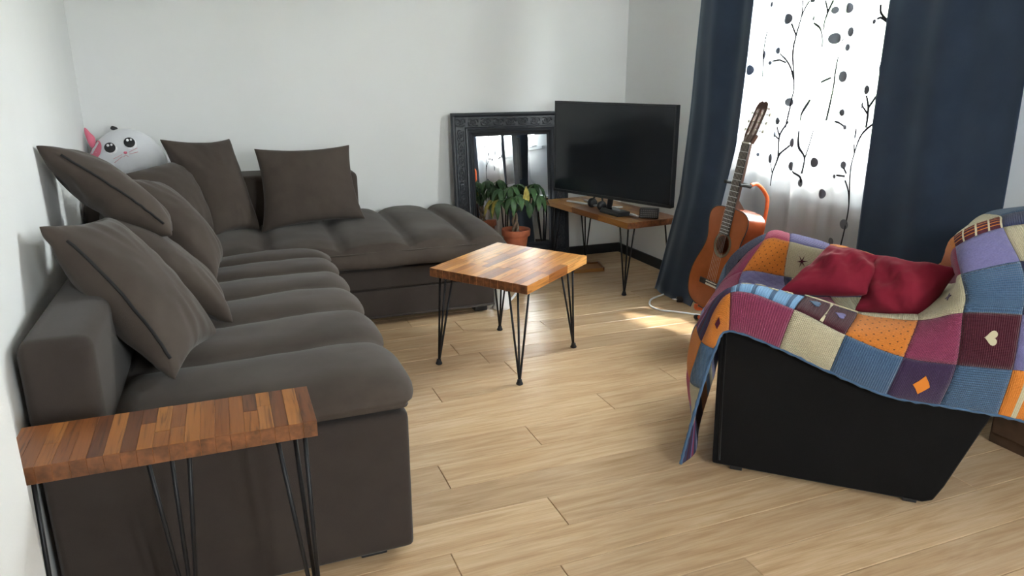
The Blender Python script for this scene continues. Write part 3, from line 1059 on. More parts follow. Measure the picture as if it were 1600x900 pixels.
# remote box on the front edge
rb = thing('media_box', (2.405, 4.235, ZT), 'flat black box with a sloped front on the bench edge below the screen', 'media player')
d_ = Vector((-0.115, 1.05, 0)).normalized(); s_ = Vector((1.05, 0.115, 0)).normalized()
cc = Vector((2.415, 4.235, 0))
poly = [cc - s_ * 0.052 + Vector((0, 0, ZT)), cc + s_ * 0.05 + Vector((0, 0, ZT)), cc + s_ * 0.05 + Vector((0, 0, ZT + 0.030)), cc - s_ * 0.038 + Vector((0, 0, ZT + 0.030)), cc - s_ * 0.05 + Vector((0, 0, ZT + 0.012))]
MB().prism([p - d_ * 0.105 for p in poly], None, d_ * 0.21).build('case', BLACK_PLASTIC, rb, bevel=0.003)
MB().obox(cc + Vector((0, 0, ZT + 0.0305)) + s_ * 0.01, s_ * 0.03, d_ * 0.08, Vector((0, 0, 0.0008))).build('top_panel', SCREEN, rb)

# perforated speaker at the right end
sp = thing('desk_speaker', (2.565, 4.03, ZT), 'small black speaker with a dotted grille at the right end of the bench', 'speaker')
d_ = Vector((0.75, -0.55, 0)).normalized(); s_ = Vector((0.55, 0.75, 0)).normalized()
cc = Vector((2.56, 4.035, ZT + 0.032))
MB().obox(cc, d_ * 0.062, s_ * 0.03, Vector((0, 0, 0.032))).build('cabinet', BLACK_PLASTIC, sp, bevel=0.008, seg=3)
gd = MB()
for i in range(9):
    for j in range(4):
        p = cc - s_ * 0.0305 + d_ * (-0.050 + 0.0125 * i) + Vector((0, 0, -0.021 + 0.014 * j))
        ring = [p + (d_ * math.cos(a) + Vector((0, 0, 1)) * math.sin(a)) * 0.0036 for a in [math.pi * 2 * k_ / 8 for k_ in range(8)]]
        ring2 = [q - s_ * 0.001 for q in ring]
        gd.add(ring + ring2, [tuple(range(8, 16))] + [(k_, (k_ + 1) % 8, 8 + (k_ + 1) % 8, 8 + k_) for k_ in range(8)])
tag(gd.build('grille_dots', plain('grille_dot', (0.16, 0.17, 0.19, 1), 0.5), sp), kind='stuff')

# wooden tray on the floor under the bench
tr_ = thing('wooden_tray', (2.46, 4.66, 0), 'small shallow wooden tray lying on the floor under the bench', 'tray')
u_ = Vector((0.95, -0.10, 0)).normalized(); v_ = Vector((0.28, 0.95, 0)).normalized()
cc = Vector((2.44, 4.67, 0))
MB().obox(cc + Vector((0, 0, 0.007)), u_ * 0.125, v_ * 0.10, Vector((0, 0, 0.006))).build('tray_base', ACACIA_DARK, tr_, bevel=0.002)
for s_ in (-1, 1):
    MB().obox(cc + u_ * s_ * 0.118 + Vector((0, 0, 0.021)), u_ * 0.006, v_ * 0.10, Vector((0, 0, 0.010))).build('tray_rim', ACACIA_DARK, tr_, bevel=0.002)
    MB().obox(cc + v_ * s_ * 0.093 + Vector((0, 0, 0.019)), u_ * 0.112, v_ * 0.006, Vector((0, 0, 0.008))).build('tray_rim', ACACIA_DARK, tr_, bevel=0.002)

# ------------------------------------------------------------------ leaning mirror
mr = thing('ornate_mirror', (1.99, 4.955, 0), 'wall mirror in a wide carved black frame, leaning on the back wall', 'mirror')
MX0, MX1, MH = 1.518, 2.437, 1.135
lean = math.atan2(0.095, 1.13)
YAW = math.radians(2.4)
ux = Vector((math.cos(YAW), math.sin(YAW), 0)); uu_ = Vector((-math.sin(YAW) * math.sin(lean), math.cos(YAW) * math.sin(lean), math.cos(lean))); un = uu_.cross(ux) * -1.0
if un.y > 0:
    un = -un
MO = Vector((MX0, 4.935, 0.004))


def mp_(x, v, d_=0.0):
    return MO + ux * x + uu_ * v + un * d_


MW = MX1 - MX0
FWD = 0.166
prof = [(0, 0.0), (0, 0.022), (0.006, 0.03), (0.018, 0.034), (0.026, 0.026), (0.030, 0.020), (0.100, 0.017), (0.106, 0.026), (0.114, 0.028), (0.120, 0.022), (0.128, 0.020), (0.134, 0.024), (0.141, 0.022), (0.150, 0.010), (FWD, 0.006), (FWD, 0.0)]
fr = MB()
loops = []
for w_, d_ in prof:
    loops.append([mp_(w_, w_, d_), mp_(MW - w_, w_, d_), mp_(MW - w_, MH - w_, d_), mp_(w_, MH - w_, d_)])
vs = [p for l in loops for p in l]
fs = []
for i in range(len(prof) - 1):
    for k_ in range(4):
        k2 = (k_ + 1) % 4
        fs.append((i * 4 + k_, i * 4 + k2, (i + 1) * 4 + k2, (i + 1) * 4 + k_))
fr.add(vs, fs)
frame = fr.build('frame', MIRROR_BLACK, mr)
MB().obox(mp_(MW / 2, MH / 2, -0.004), ux * (MW / 2 - 0.004), uu_ * (MH / 2 - 0.004), un * 0.0035).build('backing', BLACK_PAINT, mr)
MB().obox(mp_(MW / 2, MH / 2, 0.004), ux * (MW / 2 - FWD + 0.003), uu_ * (MH / 2 - FWD + 0.003), un * 0.0015).build('glass', MIRROR, mr)


def scroll_mesh():
    m_ = MB()
    for s_ in (-1, 1):
        pts, rr = [], []
        for i in range(22):
            a = i * 0.42
            r_ = 0.026 - 0.00105 * i
            pts.append(Vector((s_ * (0.012 + r_ * math.cos(a)) , s_ * (r_ * math.sin(a)), 0.0)))
            rr.append(0.0050 - 0.0001 * i)
        m_.tube(pts, rr, 6)
    m_.tube([(-0.04, 0.018, 0), (-0.02, 0.026, 0.001), (0.0, 0.012, 0.002), (0.02, 0.024, 0.001), (0.042, 0.016, 0)], [0.002, 0.0055, 0.006, 0.0055, 0.002], 6)
    m_.tube([(-0.04, -0.02, 0), (-0.015, -0.024, 0.001), (0.012, -0.028, 0.001), (0.035, -0.02, 0)], [0.002, 0.005, 0.005, 0.002], 6)
    return m_


base_scroll = scroll_mesh()
first = None
spots = []
nx, nyv = 9, 11
for i in range(nx):
    x = 0.066 + (MW - 0.132) * i / (nx - 1)
    spots += [(x, MH - 0.066, 0), (x, 0.066, 0)]
for j in range(1, nyv):
    v = 0.066 + (MH - 0.132) * j / nyv
    spots += [(0.066, v, 1), (MW - 0.066, v, 1)]
for i, (x, v, r_) in enumerate(spots):
    M3 = Matrix((ux, uu_, un)).transposed()
    if r_:
        M3 = M3 @ Matrix.Rotation(math.pi / 2, 3, 'Z')
    if i % 2:
        M3 = M3 @ Matrix.Rotation(math.pi, 3, 'Z')
    if first is None:
        first = base_scroll.build('carved_scroll', MIRROR_BLACK, mr, smooth=True, origin=(0, 0, 0))
        for vtx, p in zip(first.data.vertices, base_scroll.v):
            vtx.co = p
        ob = first
    else:
        ob = first.copy(); COL.objects.link(ob)
    ob.matrix_local = Matrix.Translation(mp_(x, v, 0.019) - ORIGIN[mr.name]) @ M3.to_4x4()
for (x, v) in ((0.015, 0.015), (MW - 0.015, 0.015), (0.015, MH - 0.015), (MW - 0.015, MH - 0.015)):
    MB().lathe([(0.012, 0), (0.012, 0.004), (0.007, 0.008), (0.002, 0.009)], mp_(x, v, 0.032), 14, Matrix((ux, uu_, un)).transposed()).build('corner_boss', MIRROR_BLACK, mr, smooth=True)

# ------------------------------------------------------------------ plant, its stand, watering can
PX, PY = 1.868, 4.66
st_ = thing('plant_stand', (PX, PY, 0), 'low black plant stand under the terracotta pot, behind the coffee table', 'plant stand')
MB().lathe([(0.105, 0), (0.11, 0.004), (0.11, 0.016), (0.105, 0.02)], (PX, PY, 0.145), 28).build('stand_top', BLACK_PAINT, st_)
for k_ in range(3):
    a = 0.5 + k_ * 2.094
    MB().tube([(PX + 0.085 * math.cos(a), PY + 0.085 * math.sin(a), 0.146), (PX + 0.10 * math.cos(a), PY + 0.10 * math.sin(a), 0.0)], [0.01, 0.008], 8).build('leg', BLACK_PAINT, st_)
pl = thing('potted_money_tree', (PX, PY, 0.165), 'potted plant with drooping fingered leaves in a terracotta pot before the mirror', 'plant')
MB().lathe([(0.062, 0), (0.066, 0.003), (0.086, 0.135), (0.087, 0.140), (0.098, 0.142), (0.1005, 0.146), (0.1025, 0.184), (0.101, 0.188), (0.094, 0.188), (0.092, 0.165), (0.088, 0.160)], (PX, PY, 0.165), 36).build('pot', TERRACOTTA, pl, smooth=True)
MB().lathe([(0.06, 0), (0.089, 0.004), (0.06, 0.010), (0.01, 0.012)], (PX, PY, 0.318), 26).build('soil', SOIL, pl, smooth=True)
for k_ in range(3):
    pts, rr = [], []
    for i in range(12):
        a = k_ * 2.094 + i * 0.42
        r_ = 0.020 - 0.0007 * i
        pts.append((PX + r_ * math.cos(a) - 0.001 * i, PY + r_ * math.sin(a), 0.318 + 0.0135 * i))
        rr.append(0.011 - 0.0003 * i)
    MB().tube(pts, rr, 8).build('stem', BARK, pl, smooth=True)


def leaf_mesh(L, W, droop, fold=0.25):
    m_ = MB()
    nl, vs, fs = 9, [], []
    for i in range(nl + 1):
        s_ = i / nl
        w_ = W * (math.sin(math.pi * min(1, s_ ** 0.85)) ** 0.8) * (1 - 0.12 * s_) + 0.0008
        y, z = L * s_ * (1 - 0.25 * droop * s_), -droop * L * s_ * s_ * 0.75
        for t_ in (-1, -0.5, 0, 0.5, 1):
            wave = 0.0025 * math.sin(s_ * 17 + t_ * 2)
            vs.append((t_ * w_ / 2, y, z + abs(t_) * fold * w_ / 2 + wave * abs(t_)))
    for i in range(nl):
        for k_ in range(4):
            a = i * 5 + k_
            fs.append((a, a + 1, a + 6, a + 5))
    return m_.add(vs, fs)


leaf_kinds = {}


def add_leaf(base, direction, upn, L, W, droop, mat):
    key = (round(L, 2), round(droop, 1), mat.name)
    y = Vector(direction).normalized()
    x = y.cross(Vector(upn)).normalized()
    z = x.cross(y)
    M = Matrix.Translation(Vector(base) - ORIGIN[pl.name]) @ Matrix((x, y, z)).transposed().to_4x4()
    if key not in leaf_kinds:
        lm = leaf_mesh(key[0], W, key[1])
        ob = lm.build('leaf', mat, pl, smooth=True, solid=0.0008)
        for vtx, p in zip(ob.data.vertices, lm.v):
            vtx.co = p
        leaf_kinds[key] = ob
    else:
        ob = leaf_kinds[key].copy(); COL.objects.link(ob)
    ob.matrix_local = M


crown = Vector((PX - 0.01, PY, 0.46))
rp = random.Random(21)
heads = [(-0.15, -0.05, 0.575), (-0.07, -0.10, 0.60), (-0.10, 0.05, 0.635), (0.00, -0.09, 0.61), (0.03, 0.04, 0.66), (0.10, -0.05, 0.645), (0.15, 0.02, 0.66), (0.13, -0.10, 0.60), (-0.03, 0.0, 0.655), (-0.16, 0.04, 0.56), (0.06, 0.09, 0.62)]
for hi, (dx, dy, hz) in enumerate(heads):
    tip = Vector((PX + dx, PY + dy, hz))
    mid_ = crown.lerp(tip, 0.55) + Vector((0, 0, 0.035))
    MB().tube(catmull([crown, mid_, tip], 5), [0.0038] * 6 + [0.0028] * 5, 6).build('leaf_stalk', LEAF_LIGHT, pl, smooth=True)
    outd = Vector((dx, dy, 0)).normalized()
    n_ = 5 + hi % 2
    for k_ in range(n_):
        a = (k_ - (n_ - 1) / 2) * 0.85 + rp.uniform(-.15, .15)
        dd = Matrix.Rotation(a, 3, 'Z') @ outd + Vector((0, 0, rp.uniform(-0.75, -0.25)))
        mat = LEAF if rp.random() < 0.6 else LEAF_LIGHT
        if hi in (0, 9) and k_ in (1, 2) or (hi == 9 and k_ == 3):
            mat = LEAF_YELLOW
        add_leaf(tip, dd, (0, 0, 1), 0.13 if rp.random() < 0.5 else 0.145, 0.044, 0.6 if rp.random() < 0.5 else 0.9, mat)
add_leaf((PX + 0.02, PY - 0.13, 0.535), (0.02, -0.05, 1), (0, -1, 0.1), 0.14, 0.05, 0.1, LEAF_YELLOW)
add_leaf((PX + 0.045, PY - 0.12, 0.56), (0.06, -0.08, -0.9), (0, -1, 0.1), 0.12, 0.055, 0.1, LEAF)
MB().tube([crown, (PX + 0.015, PY - 0.08, 0.54), (PX + 0.025, PY - 0.128, 0.54)], 0.003, 6).build('leaf_stalk', LEAF_LIGHT, pl, smooth=True)

wc = thing('watering_can', (1.51, 3.98, 0), 'slim white watering can on the floor at the end of the sofa', 'watering can')
WX, WY = 1.515, 4.02
MB().lathe([(0.050, 0), (0.056, 0.004), (0.050, 0.03), (0.043, 0.08), (0.040, 0.18), (0.042, 0.20), (0.040, 0.203), (0.036, 0.19)], (WX, WY, 0), 28).build('body', WHITE_PLASTIC, wc, smooth=True)
MB().tube(catmull([(WX + 0.045, WY, 0.035), (WX + 0.09, WY, 0.075), (WX + 0.13, WY + 0.01, 0.145)], 6), [0.008] * 7 + [0.0055] * 6, 8).build('spout', WHITE_PLASTIC, wc, smooth=True)
MB().tube(catmull([(WX - 0.038, WY, 0.19), (WX - 0.03, WY + 0.06, 0.2), (WX - 0.02, WY + 0.075, 0.12), (WX - 0.01, WY + 0.048, 0.05)], 6), 0.006, 8).build('handle', WHITE_PLASTIC, wc, smooth=True)

# ------------------------------------------------------------------ guitar on its stand
gt = thing('classical_guitar', (2.28, 2.99, 0.21), 'classical guitar with an orange-brown top, upright before the window drape', 'guitar')
BR = Vector((2.30, 2.981, 0.355)); NU = Vector((2.42, 2.962, 1.070))
gu = (NU - BR); GS = gu.length / 0.65; gu.normalize()
gn = Vector((-1.0, 0.0, 0.10)); gn = (gn - gu * gn.dot(gu)).normalized()
ga = gu.cross(gn).normalized()                     # across; checked so that +a is image right
if ga.y > 0:
    ga = -ga


def gp(a, l, d_=0.0):
    """a across, l along from the bridge saddle, d out of the soundboard; unscaled guitar metres"""
    return BR + ga * a * GS + gu * l * GS + gn * d_ * GS


half = [(-0.130, 0.0), (-0.129, 0.05), (-0.122, 0.10), (-0.105, 0.145), (-0.075, 0.172), (-0.03, 0.184), (0.01, 0.184), (0.05, 0.176), (0.09, 0.160), (0.13, 0.139), (0.165, 0.124), (0.195, 0.119), (0.225, 0.122), (0.26, 0.132), (0.29, 0.138), (0.315, 0.137), (0.335, 0.125), (0.350, 0.10), (0.357, 0.06), (0.358, 0.0)]
hc = catmull([(w_, l, 0) for l, w_ in half], 3)
outline = [(p.x, p.y) for p in hc] + [(-p.x, p.y) for p in reversed(hc[1:-1])]
n_ = len(outline)
DEP = 0.095
side = MB()
vs = [gp(a, l, -0.002) for a, l in outline] + [gp(a, l, -DEP) for a, l in outline]
side.add(vs, [(i, (i + 1) % n_, n_ + (i + 1) % n_, n_ + i) for i in range(n_)])
side.build('ribs', ROSEWOOD, gt, smooth=True)
MB().add([gp(a, l, -DEP) for a, l in outline] + [gp(0, 0.1, -DEP - 0.004)], [(i, (i + 1) % n_, n_) for i in range(n_)]).build('back', ROSEWOOD, gt)
# soundboard with a real hole
HC, HR = (0.0, 0.187), 0.043
tb = MB()
hole = []
for a, l in outline:
    th = math.atan2(l - HC[1], a)
    hole.append((HC[0] + HR * math.cos(th), HC[1] + HR * math.sin(th)))
tb.add([gp(a, l, 0) for a, l in outline] + [gp(a, l, 0) for a, l in hole] + [gp(a, l, -0.003) for a, l in hole] + [gp(a * 1.0, l, -0.003) for a, l in outline],
       [(i, (i + 1) % n_, n_ + (i + 1) % n_, n_ + i) for i in range(n_)] + [(n_ + i, n_ + (i + 1) % n_, 2 * n_ + (i + 1) % n_, 2 * n_ + i) for i in range(n_)]
       + [(i, (i + 1) % n_, 3 * n_ + (i + 1) % n_, 3 * n_ + i) for i in range(n_)])
top_ = tb.build('soundboard', SPRUCE, gt)
for r0, r1, mat in ((0.045, 0.048, FRETBOARD), (0.049, 0.058, plain('rosette_inlay', (0.13, 0.10, 0.045, 1), 0.4, 0, 300, 0.05, 0.6)), (0.059, 0.061, FRETBOARD)):
    m_ = MB()
    vs, fs = [], []
    for i in range(48):
        th = 2 * math.pi * i / 48
        vs += [gp(HC[0] + r0 * math.cos(th), HC[1] + r0 * math.sin(th), 0.0006), gp(HC[0] + r1 * math.cos(th), HC[1] + r1 * math.sin(th), 0.0006)]
    fs = [(2 * i, 2 * i + 1, (2 * i + 3) % 96, (2 * i + 2) % 96) for i in range(48)]
    m_.add(vs, fs).build('rosette', mat, top_)
# binding round the edge
MB().tube([gp(a * 0.997, l, 0.0) for a, l in outline] + [gp(outline[0][0] * 0.997, outline[0][1], 0.0)], 0.0026, 6, cap=False).build('binding', FRETBOARD, gt, smooth=True)
# bridge
br_ = MB().obox(gp(0, -0.004, 0.005), ga * 0.092 * GS, gu * 0.013 * GS, gn * 0.004 * GS).build('bridge', FRETBOARD, gt, bevel=0.003)
MB().obox(gp(0, 0.004, 0.011), ga * 0.038 * GS, gu * 0.0015 * GS, gn * 0.004 * GS).build('saddle', IVORY, br_)
MB().obox(gp(0, -0.010, 0.010), ga * 0.040 * GS, gu * 0.004 * GS, gn * 0.0015 * GS).build('tie_block', IVORY, br_)


def gtaper(l0, w0, l1, w1, d0, d1, round_back=0.0):
    m_ = MB()
    vs = []
    for l, w_ in ((l0, w0), (l1, w1)):
        vs += [gp(-w_, l, d1), gp(w_, l, d1), gp(w_, l, d0 + round_back * 0.5), gp(w_ * 0.5, l, d0), gp(-w_ * 0.5, l, d0), gp(-w_, l, d0 + round_back * 0.5)]
    fs = [tuple(range(5, -1, -1)), tuple(range(6, 12))] + [(k_, (k_ + 1) % 6, 6 + (k_ + 1) % 6, 6 + k_) for k_ in range(6)]
    return m_.add(vs, fs)


gtaper(0.325, 0.0295, 0.652, 0.0255, -0.018, 0.001, 0.016).build('neck', NECK_WOOD, gt, bevel=0.002)
hl = MB()
vs = [gp(-0.03, 0.318, -0.004), gp(0.03, 0.318, -0.004), gp(0.03, 0.362, -0.004), gp(-0.03, 0.362, -0.004), gp(-0.014, 0.326, -0.085), gp(0.014, 0.326, -0.085), gp(0.022, 0.40, -0.016), gp(-0.022, 0.40, -0.016), gp(0.018, 0.362, -0.06), gp(-0.018, 0.362, -0.06)]
hl.add(vs, [(0, 1, 2, 3), (0, 4, 5, 1), (4, 9, 8, 5), (9, 7, 6, 8), (3, 2, 6, 7), (1, 5, 8, 6, 2), (0, 3, 7, 9, 4)]).build('heel', NECK_WOOD, gt, bevel=0.004)
fb = gtaper(0.235, 0.031, 0.65, 0.026, 0.001, 0.0065).build('fingerboard', FRETBOARD, gt)
for k_ in range(1, 20):
    l = 0.65 * 2 ** (-k_ / 12)
    if l < 0.24:
        break
    w_ = lerp(0.026, 0.031, (0.65 - l) / 0.415)
    MB().obox(gp(0, l, 0.0068), ga * w_ * GS, gu * 0.0010 * GS, gn * 0.0009 * GS).build('fret', CHROME, fb)
MB().obox(gp(0, 0.653, 0.005), ga * 0.026 * GS, gu * 0.003 * GS, gn * 0.005 * GS).build('nut', IVORY, gt, bevel=0.001)
# head, tipped back
hb = (gu * math.cos(0.22) - gn * math.sin(0.22)).normalized()
hn = (gn * math.cos(0.22) + gu * math.sin(0.22)).normalized()
H0 = gp(0, 0.655, 0.002)


def hp_(a, l, d_=0.0):
    return H0 + (ga * a + hb * l + hn * d_) * GS


ho = [(-0.026, 0), (0.026, 0), (0.036, 0.035), (0.036, 0.165), (0.030, 0.182), (0.012, 0.192), (0.0, 0.186), (-0.012, 0.192), (-0.030, 0.182), (-0.036, 0.165), (-0.036, 0.035)]
m_ = MB()
n2 = len(ho)
# the two string slots are cut through: build the head as rails and ends
m_.prism([hp_(a, l, 0) for a, l in ((-0.026, 0), (0.026, 0), (0.036, 0.035), (-0.036, 0.035))], None, -hn * 0.018 * GS)
m_.prism([hp_(a, l, 0) for a, l in ((-0.036, 0.155), (0.036, 0.155), (0.036, 0.165), (0.030, 0.182), (0.012, 0.192), (0.0, 0.186), (-0.012, 0.192), (-0.030, 0.182), (-0.036, 0.165))], None, -hn * 0.018 * GS)
for a0, a1 in ((-0.036, -0.024), (-0.008, 0.008), (0.024, 0.036)):
    m_.prism([hp_(a, l, 0) for a, l in ((a0, 0.034), (a1, 0.034), (a1, 0.156), (a0, 0.156))], None, -hn * 0.018 * GS)
head = m_.build('headstock', NECK_WOOD, gt)
for s_ in (-1, 1):
    MB().obox(hp_(s_ * 0.0375, 0.098, -0.009), ga * 0.0012 * GS, hb * 0.058 * GS, hn * 0.007 * GS).build('tuner_plate', CHROME, head)
    for k_ in range(3):
        l = 0.060 + 0.038 * k_
        pg = MB().tube([hp_(s_ * 0.037, l, -0.009), hp_(s_ * 0.052, l, -0.009)], 0.0028 * GS, 8).build('tuner_shaft', CHROME, head)
        MB().obox(hp_(s_ * 0.058, l, -0.011), ga * 0.006 * GS, hb * 0.008 * GS, hn * 0.003 * GS).build('tuner_button', IVORY, head, bevel=0.0025)
        MB().tube([hp_(s_ * 0.024, l, -0.009), hp_(s_ * 0.008, l, -0.009)], 0.0045 * GS, 8).build('roller', IVORY, head)
for k_ in range(6):
    a = -0.0215 + 0.0086 * k_
    s_ = -1 if k_ < 3 else 1
    kk = k_ if k_ < 3 else 5 - k_
    MB().tube([gp(a * 1.35, -0.008, 0.0125), gp(a * 1.35, 0.004, 0.0155), gp(a, 0.653, 0.0105), hp_(s_ * 0.016, 0.060 + 0.038 * kk, -0.006)], 0.0005 * GS, 4).build('string', plain('string_metal', (0.55, 0.5, 0.42, 1), 0.3, 0.8) if k_ == 0 else bpy.data.materials['string_metal'], gt)

# stand
gs = thing('guitar_stand', (2.50, 2.98, 0), 'orange and black tubular guitar stand holding the guitar upright', 'guitar stand')
back0 = gp(0, -0.10, -DEP - 0.035)
pole_x = Vector((2.56, 2.955, 0))
MB().tube([(pole_x.x, pole_x.y, 0.10), (pole_x.x, pole_x.y, 0.60)], 0.012, 12).build('pole', BLACK_METAL, gs, smooth=True)
yk = gp(0, 0.470, -0.030)
MB().tube(catmull([(pole_x.x, pole_x.y, 0.58), (pole_x.x + 0.01, pole_x.y - 0.01, 0.76), (pole_x.x - 0.005, pole_x.y - 0.005, 0.815), tuple(yk + Vector((0.07, -0.03, 0.0))), tuple(yk + Vector((0.015, -0.045, 0.0)))], 6), 0.0095, 12).build('neck_arm', ORANGE_PLASTIC, gs, smooth=True)
MB().tube([yk - ga * 0.055 * GS, yk + ga * 0.055 * GS], 0.011, 12).build('yoke_bar', RUBBER, gs, smooth=True)
for s_ in (-1, 1):
    MB().tube(catmull([yk + ga * s_ * 0.052 * GS, yk + ga * s_ * 0.055 * GS + gn * 0.02, yk + ga * s_ * 0.05 * GS + gn * 0.065], 5), 0.009, 10).build('yoke_prong', RUBBER, gs, smooth=True)
low = Vector((pole_x.x, pole_x.y, 0.115))
for s_ in (-1, 1):
    q = gp(s_ * 0.06, -0.138, 0.0)
    MB().tube(catmull([low, gp(s_ * 0.06, -0.142, -DEP - 0.02), gp(s_ * 0.06, -0.143, 0.005), gp(s_ * 0.06, -0.120, 0.018)], 6), 0.0105, 10).build('cradle_arm', ORANGE_PLASTIC, gs, smooth=True)
for e in ((2.515, 3.40), (2.78, 2.86), (2.35, 2.72)):
    e = Vector((e[0], e[1], 0.014))
    m_ = MB().tube([low, low.lerp(e, 0.94)], 0.012, 12).build('leg', ORANGE_PLASTIC, gs, smooth=True)
    MB().tube([low.lerp(e, 0.93), low.lerp(e, 0.97), e], [0.013, 0.0145, 0.0135], 12).build('rubber_foot', RUBBER, m_, smooth=True)

# ------------------------------------------------------------------ panel under the window, sideboard, cable
rp_ = thing('radiator', (2.90, 3.03, 0.0), 'flat slate grey radiator under the window, seen through the voile', 'radiator')
MB().box(2.868, 2.905, 2.52, 3.50, 0.12, 0.765).build('front_panel', GREY_PANEL, rp_, bevel=0.006)
for y in (2.62, 3.40):
    MB().box(2.905, 2.954, y - 0.02, y + 0.02, 0.2, 0.7).build('wall_bracket', BLACK_METAL, rp_)
    MB().tube([(2.888, y, 0.0), (2.888, y, 0.121)], 0.009, 10).build('pipe', WHITE_PAINT, rp_)

sb = thing('sideboard', (2.82, 1.2, 0), 'dark brown wooden sideboard low on the right, half hidden behind the armchair', 'sideboard')
MB().box(2.715, 2.935, 0.72, 1.715, 0.0, 0.36).build('body', DARK_WOOD, sb, bevel=0.004)
MB().box(2.70, 2.938, 0.71, 1.725, 0.361, 0.385).build('worktop', DARK_WOOD, sb, bevel=0.004)
for k_ in range(3):
    y0 = 0.735 + k_ * 0.325
    d_ = MB().box(2.700, 2.7145, y0, y0 + 0.315, 0.05, 0.35).build('drawer_front', DARK_WOOD, sb, bevel=0.003)
    MB().lathe([(0.006, 0), (0.006, 0.012), (0.013, 0.016), (0.011, 0.022)], (2.70, y0 + 0.157, 0.21), 14, Matrix.Rotation(math.radians(-90), 3, 'Y')).build('knob', BLACK_METAL, d_, smooth=True)

cbl = thing('power_cable', (2.5, 3.65, 0), 'white power cable with a black plug snaking from under the left drape', 'cable')
MB().tube(catmull([(2.72, 3.93, 0.006), (2.60, 3.88, 0.006), (2.47, 3.815, 0.006), (2.395, 3.70, 0.006), (2.41, 3.60, 0.006), (2.487, 3.533, 0.006), (2.58, 3.43, 0.006), (2.66, 3.34, 0.006), (2.80, 3.30, 0.006)], 8), 0.006, 8).build('cord', WHITE_PLASTIC, cbl, smooth=True)
pg = MB().tube([(2.60, 3.72, 0.02), (2.645, 3.705, 0.02), (2.675, 3.695, 0.02)], [0.017, 0.021, 0.014], 12).build('plug', BLACK_PLASTIC, cbl, smooth=True)
MB().tube(catmull([(2.675, 3.695, 0.02), (2.72, 3.70, 0.018), (2.735, 3.76, 0.006), (2.76, 3.84, 0.006)], 6), 0.0045, 8).build('plug_lead', BLACK_PLASTIC, cbl, smooth=True)
for s_ in (-1, 1):
    MB().tube([(2.60, 3.722 + s_ * 0.008, 0.02), (2.578, 3.729 + s_ * 0.008, 0.02)], 0.0028, 8).build('plug_pin', CHROME, pg)

# ------------------------------------------------------------------ curtains
rail = thing('curtain_rail', (2.80, 2.9, 2.40), 'white curtain rail above the window with drapes hanging from it', 'curtain rail')
MB().box(2.66, 2.90, 1.75, 4.25, 2.40, 2.425).build('track', WHITE_PAINT, rail, bevel=0.003)
for y in (1.85, 2.95, 4.15):
    MB().box(2.86, 2.954, y - 0.015, y + 0.015, 2.37, 2.40).build('bracket', WHITE_PAINT, rail)


def drape_sheet(fn, nu, nv, name, mat, label, catg, group=None, th=0.003):
    ob = MB().grid(fn, nu, nv).build(name, mat, smooth=True, solid=th, origin=fn(0.5, 0.0))
    return tag(ob, label, catg, group)


def left_drape(u, v):
    z = lerp(0.004, 2.398, v)
    y0 = lerp(4.035, 3.885, min(1, (v / 0.27)))            # far edge kicks out at the hem
    y1 = lerp(3.60, 3.37, min(1, v / 0.42) ** 0.8)
    y = lerp(y0, y1, u)
    x = 2.735 - 0.12 * (1 - v) ** 1.5
    x += (0.026 * math.sin(u * 7.5 + 1.6 + 0.5 * v) + 0.007 * math.sin(u * 17 + 1.0 + 2 * v)) * (0.55 + 0.5 * v)
    x += 0.012 * nz((u * 2, v * 3, 3.0), 1.5)
    return Vector((x, y, z))


def right_drape(u, v):
    z = lerp(0.004, 2.398, v)
    y0 = 2.535 + 0.01 * math.sin(3 * v)
    y1 = lerp(1.86, 1.90, v)
    y = lerp(y0, y1, u)
    x = 2.765 + (0.020 * math.sin(u * 9 + 0.4) + 0.010 * math.sin(u * 19 + 2.0)) * (0.35 + 0.65 * v)
    x += 0.010 * nz((u * 2, v * 2, 9.0), 1.2)
    return Vector((x, y, z))


drape_sheet(left_drape, 60, 40, 'drape', NAVY, 'narrow navy blackout drape gathered left of the window, behind the guitar', 'curtain', 'navy blackout drapes')
drape_sheet(right_drape, 60, 40, 'drape', NAVY, 'broad navy blackout drape right of the window, behind the armchair', 'curtain', 'navy blackout drapes')

SY0, SY1 = 3.66, 2.38


def sheer_x(y, z):
    u = (SY0 - y) / (SY0 - SY1)
    k_ = 0.45 + 0.25 * (1 - z / 2.4)
    x = 2.832
    x += k_ * (0.016 * math.sin(u * 31) + 0.010 * math.sin(u * 57 + 1.3 + 1.5 * z) + 0.012 * math.sin(u * 13 - 0.8 * z))
    # one deep pleat where the voile doubles over
    x -= 0.025 * math.exp(-((u - 0.46 - 0.03 * z) / 0.018) ** 2) + 0.02 * math.exp(-((u - 0.62 - 0.02 * z) / 0.02) ** 2)
    return x


def sheer(u, v):
    y = lerp(SY0, SY1, u)
    z = lerp(0.01, 2.398, v)
    return Vector((sheer_x(y, z), y, z))


